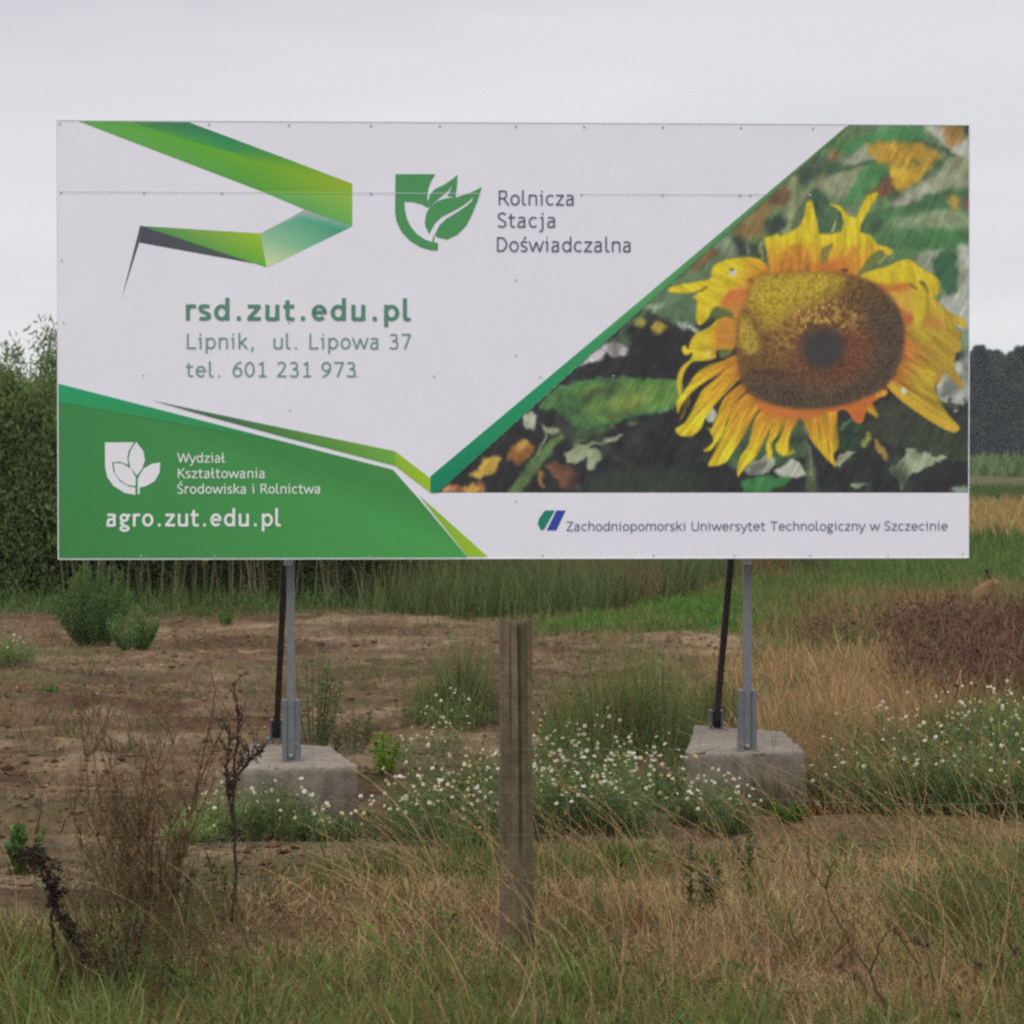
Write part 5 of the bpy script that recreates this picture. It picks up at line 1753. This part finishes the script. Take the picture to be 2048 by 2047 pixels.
bush("green_bush", 190, 1292, .42, .95, 80, .075, .012, alb(94, 124, 66), "dark green feathery bush standing in front of the willows", "bush", 95, .9)
bush("green_bush", 268, 1306, .29, .45, 50, .06, .011, alb(108, 136, 80), "smaller pale green bush beside the dark feathery bush", "bush", 80, .9)
bush("goosefoot_weed", 628, 1494, .2, .76, 16, .055, .012, alb(98, 112, 72), "tall grey green weed rising behind the concrete block under the green end", "weed", 46, .35)
bush("goosefoot_weed", 708, 1500, .16, .42, 10, .05, .012, alb(96, 108, 68), "shorter grey green weed beside the taller one behind the block", "weed", 36, .35)
bush("goosefoot_weed", 655, 1560, .1, .33, 6, .045, .016, alb(80, 98, 56), "thin weed stem drooping at the corner of the block under the green end", "weed", 40, .7)
bush("lime_tuft", 770, 1566, .1, .27, 11, .06, .022, alb(122, 158, 40), "small bright lime green tuft between the footings", "weed", 22, .35)
def wispy(px, py, w, h, c, lab):
    """Loose clump of thin upright herbs and grass."""
    root = empty("green_weed", gpt(px, py), 0, label=lab, cat="weed")
    b, st = Buf(), Buf()
    n = int(1500 * (w / .3) ** 1.3)
    r = w * np.sqrt(rng.random(n)) * (1 + .4 * rng.normal(0, 1, n))
    a = rng.uniform(0, 6.283, n)
    base = np.stack([np.cos(a) * r, np.sin(a) * r * 1.3, np.full(n, -.02)], 1)
    hh = h * rng.beta(1.6, 1.9, n) * np.clip(1.2 - .6 * (r / w) ** 2, .25, 1.2) * (.35 + 1.5 * vnoise(base[:, 0] * 9 + px, base[:, 1] * 6, 45))
    d = np.stack([rng.normal(-.05, .25, n), rng.normal(0, .25, n), np.ones(n)], 1)
    cc = np.where(rng.random((n, 1)) < .2, colvar(alb(132, 112, 70), n, .25), colvar(alb(*c), n, .28))
    b.blades(base, base + d * hh[:, None], jit(n, .025), .0055 * rng.uniform(.6, 1.5, n), cc)
    m = n * 3
    i = rng.integers(0, n, m)
    t = rng.uniform(.25, 1, (m, 1))
    p = base[i] + d[i] * hh[i][:, None] * t + jit(m, .01)
    b.leaves(p, jit(m, .8) + np.array([0, 0, .5]), jit(m, 1), rng.uniform(.015, .045, m), rng.uniform(.004, .01, m), cc[i])
    b.build("foliage", M_LEAF, root)
    for k in range(6):
        q = base[rng.integers(n)]
        st.tube([q, q + np.array([rng.normal(0, .03), 0, h * .6]), q + np.array([rng.normal(-.03, .05), 0, h * rng.uniform(.9, 1.25)])], [.004, .003, .0015], alb(120, 108, 70), 4, False)
    st.build("stem", M_STEM, root)
    return root


for i, (px, py, w, h, c, lab) in enumerate([
        (1220, 1512, .40, .66, (120, 134, 82), "wide green weed clump behind the mayweed right of the fence post"),
        (1320, 1518, .36, .62, (116, 132, 80), "green weed clump against the back of the block below the sunflower"),
        (1150, 1470, .25, .4, (116, 122, 76), "pale green weed clump farther back right of the fence post"),
        (918, 1440, .34, .64, (112, 126, 78), "grey green weed patch left of the fence post on the soil"),
        (1560, 1330, .3, .2, (84, 106, 54), "low dark green weed to the right of the steel post"),
        (1425, 1452, .3, .38, (108, 120, 72), "weed clump between the brace and the steel post below the sunflower")]):
    wispy(px, py, w, h, c, lab)
for px, py, h, lab in [(408, 1235, .12, "small green seedling clump on the soil below the board's green corner"), (450, 1252, .16, "brighter green tuft at the edge of the soil beside a seedling"),
                       (1580, 1660, .10, "low green tuft at the foot of the concrete block below the sunflower"), (1230, 1735, .09, "single green tuft on bare soil right of the fence post"),
                       (100, 1400, .1, "tiny green weed on the tilled soil beside the dark bush")]:
    bush("weed_tuft", px, py, .12, h, 14, .05, .012, alb(88, 120, 48), lab, "weed", 30, .8)
for px, h in [(1380, .36), (1432, .34), (1497, .37), (1408, .26)]:
    bush("willowherb_stalk", px, 1838, .02, h, 2, .05, .011, alb(74, 98, 48), "thin upright leafy green stalk in the verge in front of the block", "weed", 46, .5, stemcol=alb(60, 50, 36), group="leafy stalks in front of the block")
bush("sprouting_weed", 48, 1738, .1, .26, 10, .06, .03, alb(84, 110, 58), "grey green leafy weed at the tip of the curled dark stalk", "weed", 30, .6)
# yellow flowers below the board
yr = empty("yellow_flower_weed", gpt(418, 1215), 0, label="weed with yellow flowers just under the board's green edge", cat="weed")
b = Buf()
for (x, z) in ((-.05, .62), (.18, .68)):
    b.tube([(x * .4, 0, 0), (x * .8, 0, z * .6), (x, 0, z)], .006, alb(84, 96, 50), 4)
b.build("stem", M_STEM, yr)
for (x, z) in ((-.05, .64), (.18, .70)):
    b = Buf()
    n = 60
    b.leaves(np.tile([[x, 0, z]], (n, 1)) + jit(n, .018), jit(n, 1), jit(n, 1), .035, .016, colvar(alb(226, 196, 60), n, .12))
    b.build("flower_head", M_FLOWER, yr)


# --------------------------- dead stalks of the verge
def branchy(root, trunks, col, r0, twigs, twl, seed_col=None, seed_n=0, seed_s=.01, droop=.0):
    """Stems given as point lists in the root's coordinates, with side twigs and clustered seeds."""
    s, sd = Buf(), Buf()
    for P in trunks:
        P = np.asarray(P, float)
        t = np.linspace(0, len(P) - 1, max(8, 4 * len(P)))
        P = np.stack([np.interp(t, np.arange(len(P)), P[:, k]) for k in range(3)], 1) + rng.normal(0, .0025, (len(t), 3))
        s.tube(P, np.linspace(r0, r0 * .4, len(P)), colvar(col, 1, .15)[0], 5, False)
        for k in range(twigs):
            i = rng.integers(len(P) // 4, len(P))
            a = rng.uniform(0, 6.283)
            L_ = twl * rng.uniform(.4, 1.2)
            d = np.array([math.cos(a) * .55, math.sin(a) * .55, 1.0 - droop])
            q = np.stack([P[i], P[i] + d * L_ * .5 + rng.normal(0, .01, 3), P[i] + d * L_ + np.array([0, 0, .05 * L_]) + rng.normal(0, .015, 3)])
            s.tube(q, [r0 * .45, r0 * .35, r0 * .22], colvar(col, 1, .2)[0], 3, False)
            if seed_n:
                m = seed_n
                tt_ = rng.random(m)[:, None]
                pos = q[0] * (1 - tt_) + q[2] * tt_
                sd.leaves(pos + jit(m, seed_s * .5), jit(m, 1), jit(m, 1), seed_s * 1.6, seed_s, colvar(seed_col, m, .25))
        if seed_n:
            m = seed_n * 6
            i = rng.integers(len(P) // 3, len(P), m)
            sd.leaves(P[i] + jit(m, seed_s * .7), jit(m, 1), jit(m, 1), seed_s * 1.6, seed_s, colvar(seed_col, m, .25))
    s.build("stem", M_STEM, root)
    if seed_n:
        sd.build("seed_head", M_STEM, root)


def rel(root, pts, Y=None):
    """Stem points read off the photograph at the root's distance."""
    Y = root.location.y if Y is None else Y
    return [tuple(at_y(px, py, Y + dy) - root.location) for px, py, dy in pts]


BRN, DRK, OLV = alb(104, 82, 54), alb(62, 48, 40), alb(98, 80, 54)
r = empty("dry_weed", gpt(290, 1915), label="wide brown twiggy dead weed with many fine branches on the verge", cat="dead weed")
tr = []
for k in range(19):
    x = rng.uniform(120, 440)
    yt = 1385 + 260 * rng.random() ** .8
    xb = 285 + (x - 285) * .22 + rng.normal(0, 9)
    tr.append(rel(r, [(xb, 1915 + rng.normal(0, 8), 0), (xb + (x - xb) * .3, 1790, rng.normal(0, .1)), (xb + (x - xb) * .62 + rng.normal(0, 14), (1780 + yt) / 2, rng.normal(0, .15)), (x + rng.normal(0, 10), yt, rng.normal(0, .2))]))
branchy(r, tr, OLV, .0046, 25, .17, alb(118, 92, 60), 6, .007)
r = empty("dry_dock", gpt(462, 1842), label="tall narrow dark brown dock stalk in front of the concrete block", cat="dead weed")
branchy(r, [rel(r, [(462, 1842, 0), (472, 1750, 0), (466, 1600, 0), (470, 1540, 0), (478, 1440, 0), (468, 1368, 0)]), rel(r, [(466, 1640, 0), (452, 1560, .02), (458, 1470, .03)]),
            rel(r, [(468, 1560, 0), (500, 1520, 0), (522, 1505, 0)])], DRK, .008, 20, .075, alb(70, 52, 42), 5, .010)
r = empty("dry_dock", gpt(150, 1965), label="withered blackish dock stalk with its tip curled over", cat="dead weed")
branchy(r, [rel(r, [(118, 1960, 0), (104, 1850, 0), (108, 1790, 0), (96, 1745, 0), (80, 1705, 0), (66, 1692, 0), (58, 1712, 0)]),
            rel(r, [(150, 1965, 0), (128, 1850, 0), (110, 1800, 0), (106, 1760, 0)]), rel(r, [(190, 1980, 0), (165, 1900, 0), (130, 1840, 0)])], DRK, .008, 10, .09, alb(60, 46, 40), 16, .014, 1.2)
r = empty("dry_dock", gpt(370, 1850), label="short dead stalk between the twiggy weed and the tall dock", cat="dead weed")
branchy(r, [rel(r, [(370, 1850, 0), (374, 1790, 0), (382, 1745, 0)])], DRK, .005, 8, .05, alb(76, 58, 46), 6, .01)
r = empty("dry_weed", gpt(440, 1810), label="slanting dead stem leaning to the left of the tall dock", cat="dead weed")
branchy(r, [rel(r, [(440, 1820, 0), (425, 1750, 0), (415, 1715, 0)]), rel(r, [(440, 1820, 0), (452, 1770, 0), (446, 1740, 0)])], DRK, .004, 5, .05, alb(72, 56, 44), 5, .009)
r = empty("dry_weed", gpt(225, 1985), label="low tangle of dark dead stems at the foot of the curled dock", cat="dead weed")
branchy(r, [rel(r, [(225 + dx, 1985, 0), (225 + dx * 1.6, 1930, 0), (215 + dx * 2.2, 1880 - abs(dx), 0)]) for dx in (-22, -8, 5, 18, 30)], DRK, .004, 8, .07, alb(84, 62, 52), 8, .011)
r = empty("forked_dead_weed", gpt(1790, 2062), label="dark forked dead stem slanting up through the straw", cat="dead weed")
branchy(r, [rel(r, [(1790, 2062, 0), (1783, 2043, 0), (1740, 1945, 0), (1697, 1884, 0), (1664, 1823, 0), (1653, 1776, 0), (1617, 1736, 0), (1617, 1696, 0)]),
            rel(r, [(1740, 1945, 0), (1757, 1890, 0), (1781, 1844, 0)]), rel(r, [(1653, 1776, 0), (1662, 1740, 0), (1672, 1716, 0)])], alb(72, 58, 42), .0052, 0, .1)
for base_, path, heads, lab in [
        ((1838, 2010), [(1838, 2010, 0), (1841, 1935, 0), (1805, 1880, 0), (1794, 1862, 0)], [(1794, 1860), (1832, 1880), (1852, 1888)], "bent thistle stem with three dark seed heads right of the forked stem"),
        ((1735, 2010), [(1735, 2010, 0), (1728, 1970, 0), (1715, 1950, 0), (1682, 1938, 0)], [(1682, 1930), (1710, 1952)], "dead thistle with dark heads hanging left beneath the forked stem"),
        ((1996, 2000), [(1996, 2000, 0), (2004, 1930, 0), (2002, 1850, 0)], [(1990, 1915), (1955, 1930), (2032, 1900)], "upright dead thistle with scattered dark heads at the photo's edge"),
        ((1922, 2047), [(1922, 2070, 0), (1918, 2040, 0)], [(1916, 2030)], "single dark thistle head low in the green grass")]:
    r = empty("dry_thistle", gpt(*base_), label=lab, cat="dead thistle")
    s = Buf()
    P = rel(r, path)
    s.tube(P, np.linspace(.0048, .003, len(P)), alb(84, 66, 44), 5)
    for hx, hy in heads[1:]:
        q = rel(r, [(path[-2][0], path[-2][1], 0), (hx, hy, 0)])
        s.tube(q, .002, alb(84, 66, 44), 4)
    s.build("stem", M_STEM, r)
    for hx, hy in heads:
        q = np.array(rel(r, [(hx, hy, 0)])[0])
        h_ = Buf()
        m = 44
        d = jit(m, 1)
        h_.leaves(np.tile(q, (m, 1)) + jit(m, .006), d, jit(m, 1), .02, .006, colvar(alb(92, 78, 62), m, .25))
        h_.build("seed_head", M_STEM, r)


# --------------------------- willows behind the board
def willow_meshes(seed, H, W, nst, nleaf, low=.35):
    r_ = np.random.default_rng(seed)
    s, l = Buf(), Buf()
    tips = []
    for i in range(nst):
        a = r_.uniform(0, 6.283)
        rr_ = W * math.sqrt(r_.random())
        hh = H * r_.uniform(.7, 1.05) * (1 - .2 * (rr_ / W) ** 2)
        t = np.linspace(0, 1, 8)[:, None]
        b0 = np.array([math.cos(a) * rr_ * .5, math.sin(a) * rr_ * .5, -.05])
        P = b0 * (1 - t) + np.array([math.cos(a) * rr_, math.sin(a) * rr_, hh]) * t + np.cumsum(r_.normal(0, .018, (8, 3)), 0) * np.array([1, 1, 0])
        pale = alb(160, 152, 116) if r_.random() < .65 else alb(96, 88, 64)
        s.tube(P, np.linspace(.0125, .004, 8) * r_.uniform(.5, 1.25), pale * r_.uniform(.6, 1.1), 5, False)
        tips.append(P)
    tips = np.array(tips)
    which = r_.integers(0, nst, nleaf)
    tt_ = np.clip(r_.beta(1.35, 1.2, nleaf), .1, 1)
    keep = r_.random(nleaf) < np.clip((tt_ * H - low) / .8, .03, 1)
    which, tt_ = which[keep], tt_[keep]
    idx = tt_ * 7
    i0_ = np.minimum(idx.astype(int), 6)
    pos = tips[which, i0_] + (tips[which, i0_ + 1] - tips[which, i0_]) * (idx - i0_)[:, None]
    n = len(pos)
    ncl = 420
    pick = r_.integers(0, n, ncl)
    cen = pos[pick] + r_.normal(0, 1, (ncl, 3)) * np.array([.2, .2, .1]) * (1.15 - .85 * tt_[pick, None] ** 3)
    csz = r_.uniform(.05, .13, ncl)
    ctone = r_.uniform(.7, 1.3, ncl)
    cl = r_.integers(0, ncl, n)
    loose = r_.random(n) < .3
    pos = np.where(loose[:, None], pos + r_.normal(0, 1, (n, 3)) * np.array([.2, .2, .13]) * (1.15 - .85 * tt_[:, None] ** 3), cen[cl] + r_.normal(0, 1, (n, 3)) * csz[cl][:, None])
    d = r_.normal(0, .7, (n, 3)) + np.array([0, 0, .4])
    tone = np.where(loose, 1.0, ctone[cl])
    c = alb(110, 132, 76)[None] * (tone * (1 + r_.normal(0, .12, n)))[:, None] * (1 + r_.normal(0, .05, (n, 3)))
    l.leaves(pos, d, r_.normal(0, 1, (n, 3)), r_.uniform(.07, .14, n), r_.uniform(.02, .036, n), np.clip(c, .01, .5))
    return s.mesh("stem"), l.mesh("foliage")


WM = [willow_meshes(201, 3.6, .95, 22, 46000, -.1), willow_meshes(202, 3.3, .62, 15, 15000), willow_meshes(203, 3.3, .6, 15, 15000, 1.0)]
for a_, b_ in WM:
    a_.materials.append(M_STEM)
    b_.materials.append(M_LEAF)


def willow(x, y, var, sc, rz, label, group=None):
    root = empty("willow_shrub", (x, y, 0), rz, label=label, cat="willow", group=group)
    root.scale = (1, 1, sc)
    for me, nm in zip(WM[var], ("stem", "foliage")):
        o = bpy.data.objects.new(nm, me)
        o.parent = root
        COL.objects.link(o)


p = ground(30, 1210)
willow(p.x - .05, p.y + .3, 0, 1.1, .3, "tall bushy willow at the photo's edge beside the board, its crown against the sky")
willow(p.x - .9, p.y + .9, 0, 1.04, 1.9, "willow half out of the photo behind the tall bushy one")
willow(p.x + .62, p.y + .6, 0, .98, 4.0, "willow whose crown disappears behind the board's left edge")
GW = "willows in the thicket behind the green end of the board"
LW = "willow of pale slender stems in the dark thicket below the board's green end"
for i, x in enumerate(np.linspace(-5.6, -1.2, 10)):
    willow(x, 36.2 + rng.uniform(-.2, .3), 2, rng.uniform(.85, 1.0), rng.uniform(0, 6.28), LW, GW)
for i, x in enumerate(np.linspace(-7.6, -1.6, 9)):
    willow(x + rng.uniform(-.2, .2), 39.4 + rng.uniform(-.3, .3), i % 2, rng.uniform(.85, 1.0), rng.uniform(0, 6.28), LW, GW)

# --------------------------- far spruces
def tree_meshes(seed, H, broad=False):
    r_ = np.random.default_rng(seed)
    s, l = Buf(), Buf()
    s.tube([(0, 0, 0), (0, 0, H * .6), (0, 0, H * .98)], [.24, .14, .02], alb(70, 58, 48), 6)
    n = 9000
    t = r_.random(n) ** .8
    z = H * (.03 + .95 * t)
    a = r_.uniform(0, 6.283, n)
    if broad:
        prof = np.clip(np.sin(np.pi * np.clip(t, .02, .995) ** .85), 0, 1) ** .55 * H * .23
    else:
        prof = H * .21 * (1 - t ** 1.3) ** .8 + .12
    lump = .72 + .56 * vnoise(z * .55 + seed, a * 1.3, 3) + .25 * (vnoise(z * 1.3, a * 3, 7) - .5)
    rad = prof * lump * np.sqrt(r_.uniform(.12, 1.1, n))
    pos = np.stack([np.cos(a) * rad, np.sin(a) * rad, z - rad * .2], 1)
    d = np.stack([np.cos(a), np.sin(a), r_.normal(0, .5, n)], 1)
    tone = .45 + 1.1 * vnoise(z * .45 + 3 * seed, a * 1.2, 9)
    c = (alb(66, 92, 62) if broad else alb(56, 82, 62))[None] * (tone * (1 + r_.normal(0, .12, n)))[:, None]
    l.leaves(pos, d, r_.normal(0, 1, (n, 3)) + np.array([0, 0, .8]), r_.uniform(.5, .95, n), r_.uniform(.25, .5, n), np.clip(c, .01, .4))
    return s.mesh("trunk"), l.mesh("crown")


SM = [tree_meshes(301, 19.5), tree_meshes(302, 18.0, True), tree_meshes(303, 17.0, True)]
for a_, b_ in SM:
    a_.materials.append(M_STEM)
    b_.materials.append(M_LEAF)


def spruce(x, y, var, sc, label, group):
    root = empty("forest_tree", (x, y, 0), rng.uniform(0, 6.28), label=label, cat="tree", group=group)
    root.scale = (sc * 1.1, sc * 1.1, sc)
    for me, nm in zip(SM[var], ("trunk", "crown")):
        o = bpy.data.objects.new(nm, me)
        o.parent = root
        COL.objects.link(o)


GS = "trees of the far forest edge"
LS = "dark tree in the solid far forest edge beyond the tan field"
for px, py_top, var in [(1953, 690, 0), (1989, 696, 1), (2042, 690, 0), (2015, 712, 2), (1970, 708, 2), (1932, 700, 1)]:
    q = at_y(px, py_top, 430.)
    spruce(q.x, 430 + rng.uniform(-3, 3), var, q.z / [19.5, 18.0, 17.0][var], LS, GS)
for row in range(3):
    for x in np.arange(58, 108, 2.6):
        spruce(x + rng.uniform(-.8, .8), 437 + row * 6 + rng.uniform(-2, 2), rng.integers(3), rng.uniform(.8, .98), LS, GS)
for x in list(np.arange(60, 71, 2.8)) + list(np.arange(84.5, 106, 2.7)):
    spruce(x + rng.uniform(-.6, .6), 430 + rng.uniform(-3, 3), rng.integers(3), rng.uniform(.84, 1.0), LS, GS)

# --------------------------- the hare in the meadow
hp = gpt(1962, 1222)
hr = empty("hare", hp, 0, label="reddish brown hare sitting up in the grass beyond the dead dock", cat="hare")
vs = [(-.13, 0, .09), (-.09, 0, .15), (-.02, 0, .20), (.06, 0, .26), (.115, 0, .315), (.14, 0, .355), (.185, 0, .352), (.22, 0, .335),
      (-.05, -.07, .10), (.02, -.075, .05), (-.10, -.075, .02), (.03, -.075, .015),
      (-.05, .07, .10), (.02, .075, .05), (-.10, .075, .02), (.03, .075, .015),
      (.10, -.035, .17), (.115, -.035, .08), (.12, -.035, .012), (.15, -.035, .008),
      (.10, .035, .17), (.115, .035, .08), (.12, .035, .012), (.15, .035, .008), (-.17, 0, .10),
      (.125, -.025, .385), (.095, -.035, .44), (.072, -.04, .49), (.06, -.042, .515),
      (.125, .025, .385), (.10, .035, .445), (.08, .04, .495), (.068, .042, .52)]
es = [(0, 1), (1, 2), (2, 3), (3, 4), (4, 5), (5, 6), (6, 7), (1, 8), (8, 9), (9, 10), (10, 11), (1, 12), (12, 13), (13, 14), (14, 15),
      (3, 16), (16, 17), (17, 18), (18, 19), (3, 20), (20, 21), (21, 22), (22, 23), (0, 24), (5, 25), (25, 26), (26, 27), (27, 28), (5, 29), (29, 30), (30, 31), (31, 32)]
rads = [.085, .105, .105, .09, .062, .048, .042, .022, .07, .045, .028, .022, .07, .045, .028, .022, .035, .022, .017, .015, .035, .022, .017, .015, .03,
        .014, .02, .017, .008, .014, .02, .017, .008]
hm = bpy.data.meshes.new("body")
hm.from_pydata(vs, es, [])
ho = bpy.data.objects.new("body", hm)
COL.objects.link(ho)
md = ho.modifiers.new("skin", 'SKIN')
for i, rd in enumerate(rads):
    hm.skin_vertices[0].data[i].radius = (rd, rd)
    hm.skin_vertices[0].data[i].use_root = (i == 1)
ho.modifiers.new("sub", 'SUBSURF').levels = 2
dg = bpy.context.evaluated_depsgraph_get()
dg.update()
me = bpy.data.meshes.new_from_object(ho.evaluated_get(dg))
bpy.data.objects.remove(ho)
bpy.data.meshes.remove(hm)
n = len(me.vertices)
co = np.zeros(n * 3)
me.vertices.foreach_get("co", co)
co = co.reshape(-1, 3)
cc = np.tile(alb(124, 98, 72), (n, 1))
cc = np.where((co[:, 2] < .1)[:, None], alb(176, 140, 104), cc)
cc = np.where(((co[:, 0] > .17) & (co[:, 2] > .3))[:, None], alb(164, 138, 106), cc)
cc = np.where((co[:, 2] > .40)[:, None], alb(104, 88, 66), cc)
cc = np.where((co[:, 2] > .475)[:, None], alb(36, 32, 28), cc)
at = me.color_attributes.new("Col", 'FLOAT_COLOR', 'POINT')
at.data.foreach_set("color", np.concatenate([cc, np.ones((n, 1))], 1).astype(np.float32).ravel())
me.polygons.foreach_set("use_smooth", np.ones(len(me.polygons), bool))
me.name = "body"
me.materials.clear()
me.materials.append(M_FUR)
ho = bpy.data.objects.new("body", me)
ho.parent = hr
COL.objects.link(ho)
for s_ in (-1, 1):
    b = Buf()
    a = np.arange(8) / 8 * 6.283
    rings = []
    for k in range(1, 4):
        ph_ = k / 4 * math.pi
        rings += [(.168 + .009 * math.cos(t) * math.sin(ph_), s_ * .036 + s_ * .006 * math.cos(ph_), .366 + .009 * math.sin(t) * math.sin(ph_)) for t in a]
    rings += [(.168, s_ * .043, .366)]
    q = []
    for k in range(2):
        q += [(k * 8 + i, k * 8 + (i + 1) % 8, (k + 1) * 8 + (i + 1) % 8, (k + 1) * 8 + i) for i in range(8)]
    b.add(rings, q, [(i, (i + 1) % 8, 24) for i in range(8)], alb(30, 22, 16))
    b.build("eye", M_FUR, hr, True)
hr.rotation_euler = (0, 0, math.radians(12))

# ------------------------------------------------------------------ the hazy air between here and the forest
hz = Buf()
hz.box(-260, 320, -70, 900, -1.5, 24.0)
m, nt, bs = new_mat("haze_air")
nt.nodes.remove(bs)
pv = nt.nodes.new("ShaderNodeVolumePrincipled")
pv.inputs['Color'].default_value = (.84, .90, 1.0, 1)
pv.inputs['Density'].default_value = .00024
nt.links.new(pv.outputs[0], nt.nodes["Material Output"].inputs['Volume'])
ho = hz.build("haze", m)
tag(ho, "thin pale haze in the air over the fields", kind="stuff")
